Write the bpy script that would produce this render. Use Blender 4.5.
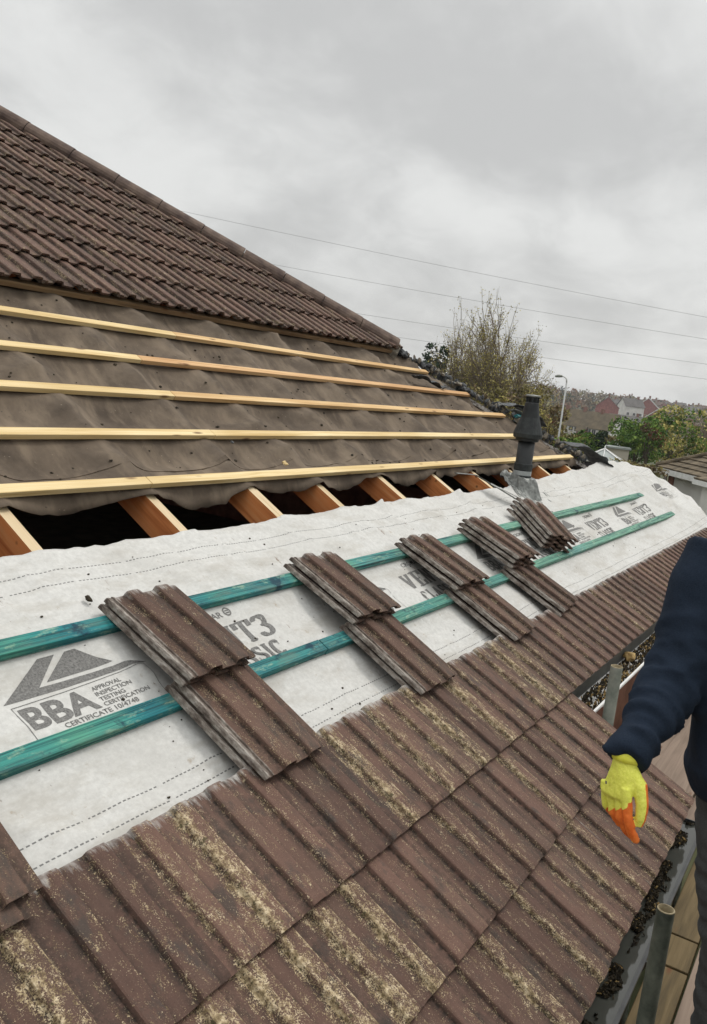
import bpy, bmesh, math, random
import numpy as np
from math import sin, cos, pi, radians
from mathutils import Vector, Matrix, noise, Euler
random.seed(7)
S = bpy.context.scene
for o in list(bpy.data.objects): bpy.data.objects.remove(o)
COL = S.collection

# ------------------------------------------------------------------ camera
FPX = 849.497
FW = Vector((0.8492553, 0.50506321, -0.15387203)).normalized()
RT = Vector((0.5227801, -0.84519575, 0.11110854)).normalized()
UP = RT.cross(FW).normalized()
CAM = Vector((0, -1.05464989, 1.35755119))
cd = bpy.data.cameras.new('camera'); cam = bpy.data.objects.new('camera', cd); COL.objects.link(cam)
M3 = Matrix((RT, UP, -FW)).transposed()
cam.matrix_world = Matrix.Translation(CAM) @ M3.to_4x4()
cd.sensor_fit = 'VERTICAL'; cd.sensor_height = 24; cd.lens = FPX / 1024 * 24
cd.clip_start = 0.05; cd.clip_end = 5000
S.camera = cam
def dp(px, py, D):   # a point D metres deep on the sight line of a pixel
    return CAM + D * (FW + (px - 353.5) / FPX * RT - (py - 512) / FPX * UP)
# ------------------------------------------------------------------ light
S.view_settings.view_transform = 'Standard'; S.view_settings.look = 'None'
S.view_settings.exposure = 0.0; S.view_settings.gamma = 1
SUN_EL, SUN_AZ = radians(58), radians(-25)     # azimuth of the sun measured from +X to +Y
w = bpy.data.worlds.new('World'); S.world = w; w.use_nodes = True
nt = w.node_tree; nt.nodes.clear()
def N(nt, typ, **kw):
    n = nt.nodes.new(typ)
    for k, v in kw.items():
        if k.startswith('i_'): n.inputs[k[2:].replace('_', ' ')].default_value = v
        else: setattr(n, k, v)
    return n
out = N(nt, 'ShaderNodeOutputWorld'); bg = N(nt, 'ShaderNodeBackground'); bg.inputs[1].default_value = 0.1
sky = N(nt, 'ShaderNodeTexSky', sky_type='NISHITA', sun_disc=False)
sky.sun_elevation = SUN_EL; sky.sun_rotation = pi / 2 - SUN_AZ; sky.air_density = 1; sky.dust_density = 4
tc = N(nt, 'ShaderNodeTexCoord'); sep = N(nt, 'ShaderNodeSeparateXYZ'); nt.links.new(tc.outputs['Generated'], sep.inputs[0])
def mathn(nt, op, a, b=None, c=None, clamp=False):
    n = nt.nodes.new('ShaderNodeMath'); n.operation = op; n.use_clamp = clamp
    for i, v in enumerate((a, b, c)):
        if v is None: continue
        if isinstance(v, (int, float)): n.inputs[i].default_value = v
        else: nt.links.new(v, n.inputs[i])
    return n.outputs[0]
zz = mathn(nt, 'ADD', mathn(nt, 'MAXIMUM', sep.outputs[2], 0.0), 0.42)
comb = N(nt, 'ShaderNodeCombineXYZ')
nt.links.new(mathn(nt, 'DIVIDE', sep.outputs[0], zz), comb.inputs[0])
nt.links.new(mathn(nt, 'DIVIDE', sep.outputs[1], zz), comb.inputs[1])
comb.inputs[2].default_value = 2.3
n1 = N(nt, 'ShaderNodeTexNoise'); n1.inputs['Scale'].default_value = 2.1; n1.inputs['Detail'].default_value = 7; n1.inputs['Roughness'].default_value = .5; n1.inputs['Distortion'].default_value = .35
nt.links.new(comb.outputs[0], n1.inputs['Vector'])
cr = N(nt, 'ShaderNodeValToRGB'); cr.color_ramp.interpolation = 'EASE'
e = cr.color_ramp.elements; e[0].position = .37; e[0].color = (5.9, 5.93, 5.85, 1); e[1].position = .64; e[1].color = (8.1, 8.15, 8.0, 1)
n2 = N(nt, 'ShaderNodeTexNoise'); n2.inputs['Scale'].default_value = 6.5; n2.inputs['Detail'].default_value = 8; n2.inputs['Roughness'].default_value = .6; n2.inputs['Distortion'].default_value = .5
nt.links.new(comb.outputs[0], n2.inputs['Vector'])
nt.links.new(mathn(nt, 'ADD', mathn(nt, 'MULTIPLY', n1.outputs[0], .72), mathn(nt, 'MULTIPLY', n2.outputs[0], .28)), cr.inputs[0])
# an overcast sky is brighter overhead than at the horizon
gain = mathn(nt, 'ADD', mathn(nt, 'MULTIPLY', mathn(nt, 'MAXIMUM', mathn(nt, 'SUBTRACT', sep.outputs[2], .38), 0), 2.4), 1.0)
vm = N(nt, 'ShaderNodeVectorMath', operation='SCALE'); nt.links.new(cr.outputs[0], vm.inputs[0]); nt.links.new(gain, vm.inputs['Scale'])
mx = N(nt, 'ShaderNodeMixRGB'); mx.inputs[0].default_value = .94
nt.links.new(sky.outputs[0], mx.inputs[1]); nt.links.new(vm.outputs[0], mx.inputs[2])
nt.links.new(mx.outputs[0], bg.inputs[0]); nt.links.new(bg.outputs[0], out.inputs[0])
sd = bpy.data.lights.new('sun', 'SUN'); sd.energy = 1.2; sd.angle = radians(14); sd.color = (1, .96, .9)
so = bpy.data.objects.new('sun', sd); COL.objects.link(so)
sdir = Vector((cos(SUN_EL) * cos(SUN_AZ), cos(SUN_EL) * sin(SUN_AZ), sin(SUN_EL)))
so.rotation_euler = sdir.to_track_quat('Z', 'Y').to_euler()

# ------------------------------------------------------------------ materials
def lin(*c):
    f = lambda v: (v / 255 / 12.92) if v <= 10 else ((v / 255 + .055) / 1.055) ** 2.4
    return tuple(f(v) for v in c) + (1,)
def newmat(name, rough=.8, spec=.3):
    m = bpy.data.materials.new(name); m.use_nodes = True
    t = m.node_tree; b = t.nodes['Principled BSDF']; b.inputs['Roughness'].default_value = rough
    b.inputs['Specular IOR Level'].default_value = spec
    return m, t, b
def noisen(t, scale, detail=4, rough=.6, vec=None, stretch=None, dist=0, obj=True):
    n = t.nodes.new('ShaderNodeTexNoise'); n.inputs['Scale'].default_value = scale; n.inputs['Detail'].default_value = detail
    n.inputs['Roughness'].default_value = rough; n.inputs['Distortion'].default_value = dist
    c = t.nodes.new('ShaderNodeTexCoord'); src = c.outputs['Object']
    if stretch:
        mp = t.nodes.new('ShaderNodeMapping'); mp.inputs['Scale'].default_value = stretch
        t.links.new(src, mp.inputs[0]); src = mp.outputs[0]
    t.links.new(vec or src, n.inputs['Vector']); return n.outputs[0]
def ramp(t, fac, stops, interp='LINEAR'):
    r = t.nodes.new('ShaderNodeValToRGB'); r.color_ramp.interpolation = interp; el = r.color_ramp.elements
    while len(el) < len(stops): el.new(.5)
    for q, (p, c) in zip(el, stops):
        q.position = p; q.color = c if isinstance(c, tuple) else (c, c, c, 1)
    t.links.new(fac, r.inputs[0]); return r.outputs[0]
def mixc(t, fac, a, b, mode='MIX'):
    n = t.nodes.new('ShaderNodeMixRGB'); n.blend_type = mode
    for i, v in enumerate((fac, a, b)):
        if isinstance(v, (int, float)): n.inputs[i].default_value = v if i == 0 else (v, v, v, 1)
        elif isinstance(v, tuple): n.inputs[i].default_value = v
        else: t.links.new(v, n.inputs[i])
    return n.outputs[0]
def bump(t, b, h, strength=.5, dist=.01):
    n = t.nodes.new('ShaderNodeBump'); n.inputs['Strength'].default_value = strength; n.inputs['Distance'].default_value = dist
    t.links.new(h, n.inputs['Height']); t.links.new(n.outputs[0], b.inputs['Normal'])
def attr(t, name, o='Color'):
    n = t.nodes.new('ShaderNodeAttribute'); n.attribute_name = name; return n.outputs[o]
def simple(name, c1, c2, scale=8, rough=.8, bs=.3, bd=.005, stretch=None, detail=5, spec=.3, lo=.35, hi=.65, metal=0):
    m, t, b = newmat(name, rough, spec)
    f = noisen(t, scale, detail, .6, stretch=stretch)
    t.links.new(ramp(t, f, [(lo, c1), (hi, c2)]), b.inputs['Base Color'])
    b.inputs['Metallic'].default_value = metal
    if bs: bump(t, b, f, bs, bd)
    return m
M = {}
def tile_mat(name, moss_gain=1.0, base=((.074, .041, .031, 1), (.165, .093, .069, 1))):
    m, t, b = newmat(name, .82, .35)
    sp = t.nodes.new('ShaderNodeSeparateColor'); t.links.new(attr(t, 'tc'), sp.inputs[0])
    tint, moss, head = sp.outputs[0], sp.outputs[1], sp.outputs[2]
    ch = attr(t, 'ch', 'Fac')
    big = noisen(t, 3.2, 4, .6); mid = noisen(t, 30, 5, .65); fine = noisen(t, 260, 3, .7); streak = noisen(t, 10, 5, .6, stretch=(5, .6, 1))
    v = mathn(t, 'ADD', mathn(t, 'MULTIPLY', tint, .34), mathn(t, 'MULTIPLY', mathn(t, 'ADD', mid, streak), .34))
    c = ramp(t, v, [(.25, base[0]), (.8, base[1])])
    c = mixc(t, ramp(t, big, [(.48, 0.), (.7, .5)]), c, (.125, .085, .063, 1))           # grey weathering
    c = mixc(t, ramp(t, noisen(t, 14, 6, .7, stretch=(1, .5, 1)), [(.54, 0.), (.66, .75)]), c, (.05, .042, .036, 1))
    # granules
    c = mixc(t, ramp(t, fine, [(.6, 0.), (.72, .4)]), c, (.3, .22, .18, 1))
    c = mixc(t, ramp(t, fine, [(.28, .65), (.4, 0.)]), c, (.02, .015, .012, 1))
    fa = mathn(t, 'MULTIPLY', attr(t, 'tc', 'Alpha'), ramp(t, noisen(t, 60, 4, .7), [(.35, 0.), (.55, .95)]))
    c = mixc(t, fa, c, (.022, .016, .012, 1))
    # lichen speckle, plus the lit arris line painted through the same mask
    amt = mathn(t, 'MULTIPLY', moss, moss_gain)
    sl = mathn(t, 'ADD', mathn(t, 'MULTIPLY', noisen(t, 260, 3, .8), .6), mathn(t, 'MULTIPLY', noisen(t, 42, 4, .7, stretch=(1, .35, 1)), .4))
    k = mathn(t, 'ADD', sl, mathn(t, 'MULTIPLY', amt, .078))
    mk = ramp(t, k, [(.575, 0.), (.61, 1.)])
    lc = ramp(t, noisen(t, 70, 2), [(.35, (.17, .125, .06, 1)), (.5, (.40, .31, .18, 1)), (.65, (.64, .53, .35, 1))])
    c = mixc(t, mathn(t, 'MULTIPLY', mk, .85), c, lc)
    # dark green moss clumps
    mk2 = ramp(t, mathn(t, 'ADD', noisen(t, 45, 4, .7), mathn(t, 'MULTIPLY', amt, .1)), [(.72, 0.), (.77, 1.)])
    c = mixc(t, mathn(t, 'MULTIPLY', mk2, .85), c, (.06, .052, .022, 1))
    # cement bloom near the head of the tile and in the side channel
    strk = noisen(t, 55, 5, .7, stretch=(1, .16, 1))
    hd = ramp(t, mathn(t, 'ADD', mathn(t, 'MULTIPLY', head, 4.2), mathn(t, 'MULTIPLY', strk, 1.5)), [(.70, 1.), (1.1, 0.)])
    c = mixc(t, mathn(t, 'MULTIPLY', hd, ramp(t, noisen(t, 22, 4, .6), [(.35, .2), (.58, .9)])), c, (.42, .40, .375, 1))
    cc = ramp(t, noisen(t, 30, 5, .7, stretch=(3, .7, 1)), [(.36, (.07, .052, .042, 1)), (.52, (.2, .17, .145, 1)), (.68, (.40, .37, .33, 1))])
    c = mixc(t, ch, c, cc)
    t.links.new(c, b.inputs['Base Color'])
    h = mathn(t, 'ADD', mathn(t, 'ADD', mathn(t, 'MULTIPLY', fine, .5), mathn(t, 'MULTIPLY', mk, .25)), mathn(t, 'ADD', mid, mathn(t, 'MULTIPLY', mk2, 1.2)))
    bump(t, b, h, .55, .004)
    return m
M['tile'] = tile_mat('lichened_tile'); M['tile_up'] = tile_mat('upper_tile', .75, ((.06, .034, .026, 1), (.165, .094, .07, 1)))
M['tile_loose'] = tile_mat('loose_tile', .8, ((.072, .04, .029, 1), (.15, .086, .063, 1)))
M['ridge'] = simple('ridge_tile', (.075, .05, .042, 1), (.16, .115, .09, 1), 9, .85, .5)
M['mortar'] = simple('mortar', (.12, .105, .085, 1), (.3, .27, .22, 1), 25, .9, .7)
def wood(name, a, b2, c3, knots=True, stretch=(.8, 22, 22), rough=.75):
    m, t, b = newmat(name, rough, .25)
    f = noisen(t, 2.2, 6, .62, stretch=stretch, dist=.6)
    c = ramp(t, f, [(.3, a), (.5, b2), (.72, c3)])
    lg = noisen(t, 1.3, 2, .5)
    c = mixc(t, ramp(t, lg, [(.4, 0.), (.6, .5)]), c, a)
    if knots:
        vo = t.nodes.new('ShaderNodeTexVoronoi'); vo.inputs['Scale'].default_value = 1.0
        cc = t.nodes.new('ShaderNodeTexCoord'); mp = t.nodes.new('ShaderNodeMapping'); mp.inputs['Scale'].default_value = (3.5, 14, 14)
        t.links.new(cc.outputs['Object'], mp.inputs[0]); t.links.new(mp.outputs[0], vo.inputs['Vector'])
        c = mixc(t, ramp(t, vo.outputs['Distance'], [(.06, .85), (.16, 0.)]), c, (.12, .05, .02, 1))
    t.links.new(c, b.inputs['Base Color']); bump(t, b, f, .35, .003)
    return m
M['pine'] = wood('new_pine', (.52, .36, .15, 1), (.72, .56, .30, 1), (.82, .68, .42, 1))
M['pine_red'] = wood('orange_pine', (.42, .22, .09, 1), (.6, .38, .19, 1), (.72, .5, .27, 1))
M['pine_mid'] = wood('warm_pine', (.46, .27, .11, 1), (.64, .44, .22, 1), (.76, .58, .33, 1))
M['old_batten'] = wood('old_batten', (.14, .085, .045, 1), (.25, .16, .085, 1), (.36, .25, .14, 1))
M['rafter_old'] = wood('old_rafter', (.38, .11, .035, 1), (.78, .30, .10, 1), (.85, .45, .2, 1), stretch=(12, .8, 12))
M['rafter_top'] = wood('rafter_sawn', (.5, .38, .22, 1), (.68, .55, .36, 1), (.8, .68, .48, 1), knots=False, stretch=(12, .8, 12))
def green_wood():
    m, t, b = newmat('treated_batten', .72, .25)
    _cx = t.nodes.new('ShaderNodeTexCoord'); _sx = t.nodes.new('ShaderNodeSeparateXYZ'); t.links.new(_cx.outputs['Object'], _sx.inputs[0])
    f = noisen(t, 3, 6, .65, stretch=(.6, 34, 34), dist=.8); g = noisen(t, 1.1, 3, .6, stretch=(1, .3, .3)); k = noisen(t, 14, 5, .7, stretch=(1, 3, 3))
    g = mathn(t, 'ADD', g, mathn(t, 'MULTIPLY', mathn(t, 'ADD', _sx.outputs[0], -2.2), .03))
    a = ramp(t, g, [(.38, (.006, .13, .19, 1)), (.5, (.02, .22, .22, 1)), (.62, (.10, .32, .21, 1))])
    cx = t.nodes.new('ShaderNodeTexCoord'); sx = t.nodes.new('ShaderNodeSeparateXYZ'); t.links.new(cx.outputs['Object'], sx.inputs[0])
    fade = ramp(t, mathn(t, 'DIVIDE', sx.outputs[0], 10.0), [(.15, 0.), (.6, .6)])
    a = mixc(t, fade, a, (.2, .36, .27, 1))
    a = mixc(t, ramp(t, f, [(.38, .9), (.58, 0.)]), a, (.006, .045, .055, 1))
    a = mixc(t, ramp(t, noisen(t, 4, 6, .7, stretch=(1.5, 5, 5)), [(.5, 0.), (.66, .5)]), a, (.13, .2, .16, 1))
    a = mixc(t, ramp(t, k, [(.56, 0.), (.72, .7)]), a, (.35, .46, .32, 1))
    a = mixc(t, ramp(t, noisen(t, 6, 5, .7), [(.58, 0.), (.66, .8)]), a, (.006, .025, .05, 1))
    t.links.new(a, b.inputs['Base Color']); bump(t, b, f, .6, .004); return m
M['green'] = green_wood()
def membrane_mat():
    m, t, b = newmat('breather_membrane', .72, .25)
    L = t.links.new
    cl = noisen(t, 48, 6, .75); big = noisen(t, 2.1, 4, .6); fib = noisen(t, 420, 2, .6)
    c = ramp(t, cl, [(.3, (.47, .465, .445, 1)), (.7, (.62, .615, .59, 1))])
    c = mixc(t, ramp(t, big, [(.45, 0.), (.7, .35)]), c, (.42, .405, .37, 1))
    c = mixc(t, ramp(t, noisen(t, 5, 6, .7, stretch=(.5, 1.6, 1)), [(.50, 0.), (.64, .45)]), c, (.37, .345, .30, 1))
    c = mixc(t, ramp(t, noisen(t, 9, 7, .8, stretch=(1.6, .5, 1)), [(.635, 0.), (.675, .8)]), c, (.16, .095, .055, 1))
    c = mixc(t, ramp(t, noisen(t, 17, 6, .75), [(.62, 0.), (.70, .65)]), c, (.33, .27, .20, 1))      # dirt
    c = mixc(t, ramp(t, noisen(t, 55, 4, .7, stretch=(1, .4, 1)), [(.715, 0.), (.735, .9)]), c, (.05, .03, .02, 1))
    cx = t.nodes.new('ShaderNodeTexCoord'); sx = t.nodes.new('ShaderNodeSeparateXYZ'); L(cx.outputs['Object'], sx.inputs[0])
    u, v = sx.outputs[0], sx.outputs[1]
    dash = mathn(t, 'LESS_THAN', mathn(t, 'FRACT', mathn(t, 'DIVIDE', u, .0165)), .62)
    gap = mathn(t, 'LESS_THAN', mathn(t, 'FRACT', mathn(t, 'DIVIDE', mathn(t, 'ADD', u, -.08), .262)), .93)
    tot = None
    for v0 in (.482, .426, 1.262, 1.325):
        ln = mathn(t, 'LESS_THAN', mathn(t, 'ABSOLUTE', mathn(t, 'SUBTRACT', v, v0)), .0021)
        tot = ln if tot is None else mathn(t, 'MAXIMUM', tot, ln)
    f = mathn(t, 'MULTIPLY', mathn(t, 'MULTIPLY', dash, gap), tot)
    c = mixc(t, mathn(t, 'MULTIPLY', f, .8), c, (.07, .07, .07, 1))
    L(c, b.inputs['Base Color'])
    bump(t, b, mathn(t, 'ADD', mathn(t, 'MULTIPLY', cl, .5), mathn(t, 'MULTIPLY', fib, .5)), .12, .002)
    return m
M['membrane'] = membrane_mat()
def ink_mat():
    m, t, b = newmat('printed_ink', .7, .25)
    t.links.new(ramp(t, noisen(t, 160, 4, .7), [(.3, (.075, .073, .07, 1)), (.72, (.25, .245, .235, 1))]), b.inputs['Base Color']); return m
M['ink'] = ink_mat()
def felt_mat():
    m, t, b = newmat('bitumen_felt', .85, .25)
    f = noisen(t, 5, 6, .65); g = noisen(t, 300, 3, .6); s = noisen(t, 3, 5, .6, stretch=(2.5, 1, 1))
    c = ramp(t, f, [(.3, (.066, .05, .037, 1)), (.7, (.155, .12, .088, 1))])
    c = mixc(t, ramp(t, s, [(.48, 0.), (.68, .7)]), c, (.23, .18, .13, 1))
    c = mixc(t, ramp(t, noisen(t, 26, 5, .75), [(.66, 0.), (.71, .85)]), c, (.025, .02, .017, 1))
    c = mixc(t, ramp(t, noisen(t, 60, 3, .7), [(.70, 0.), (.73, .7)]), c, (.36, .3, .23, 1))
    t.links.new(c, b.inputs['Base Color']); bump(t, b, mathn(t, 'ADD', f, mathn(t, 'MULTIPLY', g, .3)), .35, .004); return m
M['felt'] = felt_mat()
M['dark'] = simple('attic_dark', (.05, .04, .03, 1), (.12, .095, .065, 1), 5, .95, .2)  # dark tone standing in for the shade inside the loft
M['flue'] = simple('flue_plastic', (.010, .012, .013, 1), (.022, .025, .026, 1), 12, .5, .1, spec=.4)
M['flue_worn'] = simple('flue_worn', (.018, .021, .022, 1), (.042, .047, .047, 1), 18, .6, .15)
M['poly_tape'] = simple('grey_tape', (.3, .32, .32, 1), (.45, .47, .47, 1), 10, .5, .1)
M['lead'] = simple('crumpled_lead', (.09, .095, .09, 1), (.27, .28, .265, 1), 22, .5, .5, .006, spec=.5, metal=.2)
M['scrap'] = simple('dark_scrap', (.03, .032, .034, 1), (.10, .105, .11, 1), 20, .6, .5)
M['galv'] = simple('galvanised_tube', (.14, .155, .13, 1), (.27, .28, .24, 1), 14, .55, .3, .002, metal=.25, detail=8)
M['galv_dark'] = simple('weathered_tube', (.05, .058, .045, 1), (.13, .14, .11, 1), 16, .6, .4, .002, metal=.2, detail=8)
M['brass'] = simple('rusty_tube_inside', (.16, .12, .06, 1), (.4, .34, .22, 1), 30, .7, .3)
M['white'] = simple('white_upvc', (.68, .68, .66, 1), (.8, .8, .79, 1), 6, .4, .05)
M['gutter_black'] = simple('black_gutter', (.016, .017, .018, 1), (.045, .047, .048, 1), 10, .4, .1, spec=.5)
M['gutter_in'] = simple('gutter_silt', (.05, .052, .05, 1), (.10, .105, .10, 1), 9, .35, .2, spec=.5)
def water_mat():
    m, t, b = newmat('gutter_water', .06, .6)
    b.inputs['Base Color'].default_value = (.055, .057, .05, 1); bump(t, b, noisen(t, 22, 3), .08, .004); return m
M['water'] = water_mat()
M['board'] = wood('scaffold_board', (.13, .095, .07, 1), (.23, .17, .13, 1), (.32, .245, .19, 1), stretch=(.8, 14, 14))
M['board_moss'] = wood('mossy_board', (.055, .04, .02, 1), (.13, .092, .042, 1), (.2, .145, .075, 1), stretch=(.8, 14, 14))
M['brick'] = simple('brick', (.14, .06, .04, 1), (.26, .12, .08, 1), 6, .9, .4)
M['render_wall'] = simple('render_wall', (.52, .5, .46, 1), (.68, .66, .62, 1), 2, .9, .2)
M['debris'] = simple('leaf_litter', (.012, .010, .007, 1), (.055, .042, .022, 1), 60, .85, .8)
M['leafc'] = simple('fallen_leaf', (.2, .12, .04, 1), (.42, .3, .12, 1), 30, .7, .3)
def cloth(name, a, b2, sc=60, rough=.9):
    m, t, b = newmat(name, rough, .15)
    t.links.new(ramp(t, mathn(t, 'ADD', mathn(t, 'MULTIPLY', noisen(t, sc * 6, 2), .5), mathn(t, 'MULTIPLY', noisen(t, 7, 4), .5)), [(.35, a), (.65, b2)]), b.inputs['Base Color'])
    bump(t, b, mathn(t, 'ADD', noisen(t, 16, 4, .55), mathn(t, 'MULTIPLY', noisen(t, sc * 8, 2), .12)), .5, .012); return m
M['navy'] = cloth('navy_jersey', (.011, .018, .031, 1), (.022, .033, .054, 1))
M['jean'] = cloth('charcoal_trousers', (.05, .054, .055, 1), (.09, .096, .098, 1))
M['skin'] = simple('skin', (.42, .24, .17, 1), (.52, .31, .23, 1), 8, .55, .1)
M['hair'] = simple('hair', (.03, .018, .01, 1), (.08, .05, .03, 1), 60, .7, .5)
M['boot'] = simple('boot', (.05, .035, .02, 1), (.11, .08, .05, 1), 12, .7, .3)
def glove_mat():
    m, t, b = newmat('coated_glove', .6, .3)
    a = attr(t, 'pal', 'Fac'); k = mathn(t, 'ADD', a, mathn(t, 'MULTIPLY', mathn(t, 'SUBTRACT', noisen(t, 90, 3), .5), .35))
    c = mixc(t, ramp(t, k, [(.45, 0.), (.55, 1.)]), ramp(t, noisen(t, 200, 2), [(.3, (.74, .76, .09, 1)), (.7, (.90, .90, .17, 1))]),
             ramp(t, noisen(t, 35, 4), [(.35, (.72, .13, .02, 1)), (.62, (.92, .24, .045, 1))]))
    t.links.new(c, b.inputs['Base Color']); bump(t, b, noisen(t, 260, 2), .4, .002); return m
M['glove'] = glove_mat()
M['glove_cuff'] = simple('glove_cuff', (.72, .72, .05, 1), (.82, .80, .12, 1), 80, .8, .4, .002)

# ------------------------------------------------------------------ mesh helpers
TH = 0.503360306
RX = Matrix.Rotation(TH, 4, 'X')
def R2W(u, v, w=0): return RX @ Vector((u, v, w))
class MB:
    def __init__(s): s.v = []; s.f = []; s.c = []; s.h = []; s.mi = []
    def add(s, vs, fs, c=None, h=None, mi=0):
        n = len(s.v); s.v += [tuple(q) for q in vs]; s.f += [tuple(i + n for i in q) for q in fs]; s.mi += [mi] * len(fs)
        if c is not None: s.c += c
        if h is not None: s.h += h
    def box(s, a, b, mi=0, jit=0):
        x0, y0, z0 = a; x1, y1, z1 = b
        vs = [(x0, y0, z0), (x1, y0, z0), (x1, y1, z0), (x0, y1, z0), (x0, y0, z1), (x1, y0, z1), (x1, y1, z1), (x0, y1, z1)]
        s.add(vs, [(3, 2, 1, 0), (4, 5, 6, 7), (0, 1, 5, 4), (1, 2, 6, 5), (2, 3, 7, 6), (3, 0, 4, 7)], mi=mi)
    def hexa(s, p, mi=0):
        s.add(p, [(3, 2, 1, 0), (4, 5, 6, 7), (0, 1, 5, 4), (1, 2, 6, 5), (2, 3, 7, 6), (3, 0, 4, 7)], mi=mi)
    def loft(s, rings, cap=True, mi=0, closed=True):
        n = len(rings[0]); vs = [q for r in rings for q in r]; fs = []
        for i in range(len(rings) - 1):
            for j in range(n if closed else n - 1):
                k = (j + 1) % n; fs.append((i * n + j, i * n + k, (i + 1) * n + k, (i + 1) * n + j))
        if cap and closed: fs.append(tuple(range(n))[::-1]); fs.append(tuple((len(rings) - 1) * n + j for j in range(n)))
        s.add(vs, fs, mi=mi)
    def tube(s, pts, rad, n=10, cap=True, mi=0, squash=None, side=None):
        pts = [Vector(p) for p in pts]; rings = []
        if not isinstance(rad, list): rad = [rad] * len(pts)
        prev = None
        for i, p in enumerate(pts):
            t = (pts[min(i + 1, len(pts) - 1)] - pts[max(i - 1, 0)]).normalized()
            a = side if side else (prev if prev else (Vector((0, 0, 1)) if abs(t.z) < .9 else Vector((1, 0, 0))))
            x = (a - t * a.dot(t)).normalized(); y = t.cross(x); prev = x
            r = rad[i]; rx, ry = r if isinstance(r, (tuple, list)) else (r, r)
            rings.append([p + x * (cos(2 * pi * k / n) * rx) + y * (sin(2 * pi * k / n) * ry) for k in range(n)])
        s.loft(rings, cap, mi)
    def build(s, name, mats, parent=None, loc=(0, 0, 0), rot=None, smooth=False):
        me = bpy.data.meshes.new(name); me.from_pydata(s.v, [], s.f); me.update()
        for m in (mats if isinstance(mats, (list, tuple)) else [mats]): me.materials.append(m)
        if any(s.mi): me.polygons.foreach_set('material_index', s.mi)
        if smooth: me.polygons.foreach_set('use_smooth', [True] * len(s.f))
        if s.c:
            a = me.attributes.new('tc', 'FLOAT_COLOR', 'POINT'); a.data.foreach_set('color', [q for c in s.c for q in c])
        if s.h:
            a = me.attributes.new('ch', 'FLOAT', 'POINT'); a.data.foreach_set('value', s.h)
        o = bpy.data.objects.new(name, me); COL.objects.link(o)
        if parent: o.parent = parent
        o.location = loc
        if rot is not None: o.rotation_euler = rot
        return o
def tag(o, label=None, cat=None, group=None, kind=None):
    if label: o['label'] = label
    if cat: o['category'] = cat
    if group: o['group'] = group
    if kind: o['kind'] = kind
    return o
def thing(name, label, cat, loc=(0, 0, 0), rz=0, group=None):
    o = bpy.data.objects.new(name, None); COL.objects.link(o); o.location = loc; o.rotation_euler = (0, 0, rz)
    return tag(o, label, cat, group)
def copy_tree(o, parent=None):
    c = o.copy(); COL.objects.link(c); c.parent = parent
    for ch in list(o.children): copy_tree(ch, c)
    return c
def bevel(o, wd=.003, seg=2):
    bm = bmesh.new(); bm.from_mesh(o.data)
    bmesh.ops.bevel(bm, geom=list(bm.edges), offset=wd, segments=seg, affect='EDGES', profile=.5); bm.to_mesh(o.data); bm.free(); return o
SCR = bpy.data.scenes.new('scratch')
def remesh(o, vox, smooth=4, sf=.5):
    md = o.modifiers.new('r', 'REMESH'); md.mode = 'VOXEL'; md.voxel_size = vox
    sm = o.modifiers.new('s', 'SMOOTH'); sm.iterations = smooth; sm.factor = sf
    pr = o.parent; o.parent = None; SCR.collection.objects.link(o); vl = SCR.view_layers[0]; vl.update(); dg = vl.depsgraph
    me = bpy.data.meshes.new_from_object(o.evaluated_get(dg)); SCR.collection.objects.unlink(o); o.parent = pr; o.modifiers.clear(); o.data = me
    me.polygons.foreach_set('use_smooth', [True] * len(me.polygons)); return o
fbm = lambda x, y, z=0: noise.fractal(Vector((x, y, z)), 1, 2, 4)

# ------------------------------------------------------------------ ground, hill
GZ = -3.6
def terrain(x, y):
    d = math.hypot(x, y)
    z = GZ
    if d > 45: z -= 6.0 * min(1, (d - 45) / 170)
    if d > 225:
        t = min(1, (d - 225) / 375); a = math.degrees(math.atan2(y, x))
        top = 13.5 + 4.0 * math.exp(-((a - 22) / 6) ** 2) + 1.2 * noise.noise(Vector((a * .16, 3, 0))) - .05 * max(0, 14 - a)
        z += (t * t * (3 - 2 * t)) * top * .93
        z += .6 * noise.noise(Vector((x * .01, y * .01, 5)))
    if d > 620: z -= (d - 620) * .03
    return z
g = MB(); nr, na = 79, 144
rs = [0] + [4 * (1.072 ** i) for i in range(nr)]
vs = []
for r in rs:
    for k in range(na):
        a = 2 * pi * k / na; x, y = r * cos(a), r * sin(a); vs.append((x, y, terrain(x, y)))
fs = [(i * na + k, (i + 1) * na + k, (i + 1) * na + (k + 1) % na, i * na + (k + 1) % na) for i in range(nr) for k in range(na)]
g.add(vs, fs)
M['ground'] = simple('grass_ground', (.035, .045, .018, 1), (.085, .085, .04, 1), .35, .95, 0)
tag(g.build('ground', M['ground'], smooth=True), kind='structure')

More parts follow.
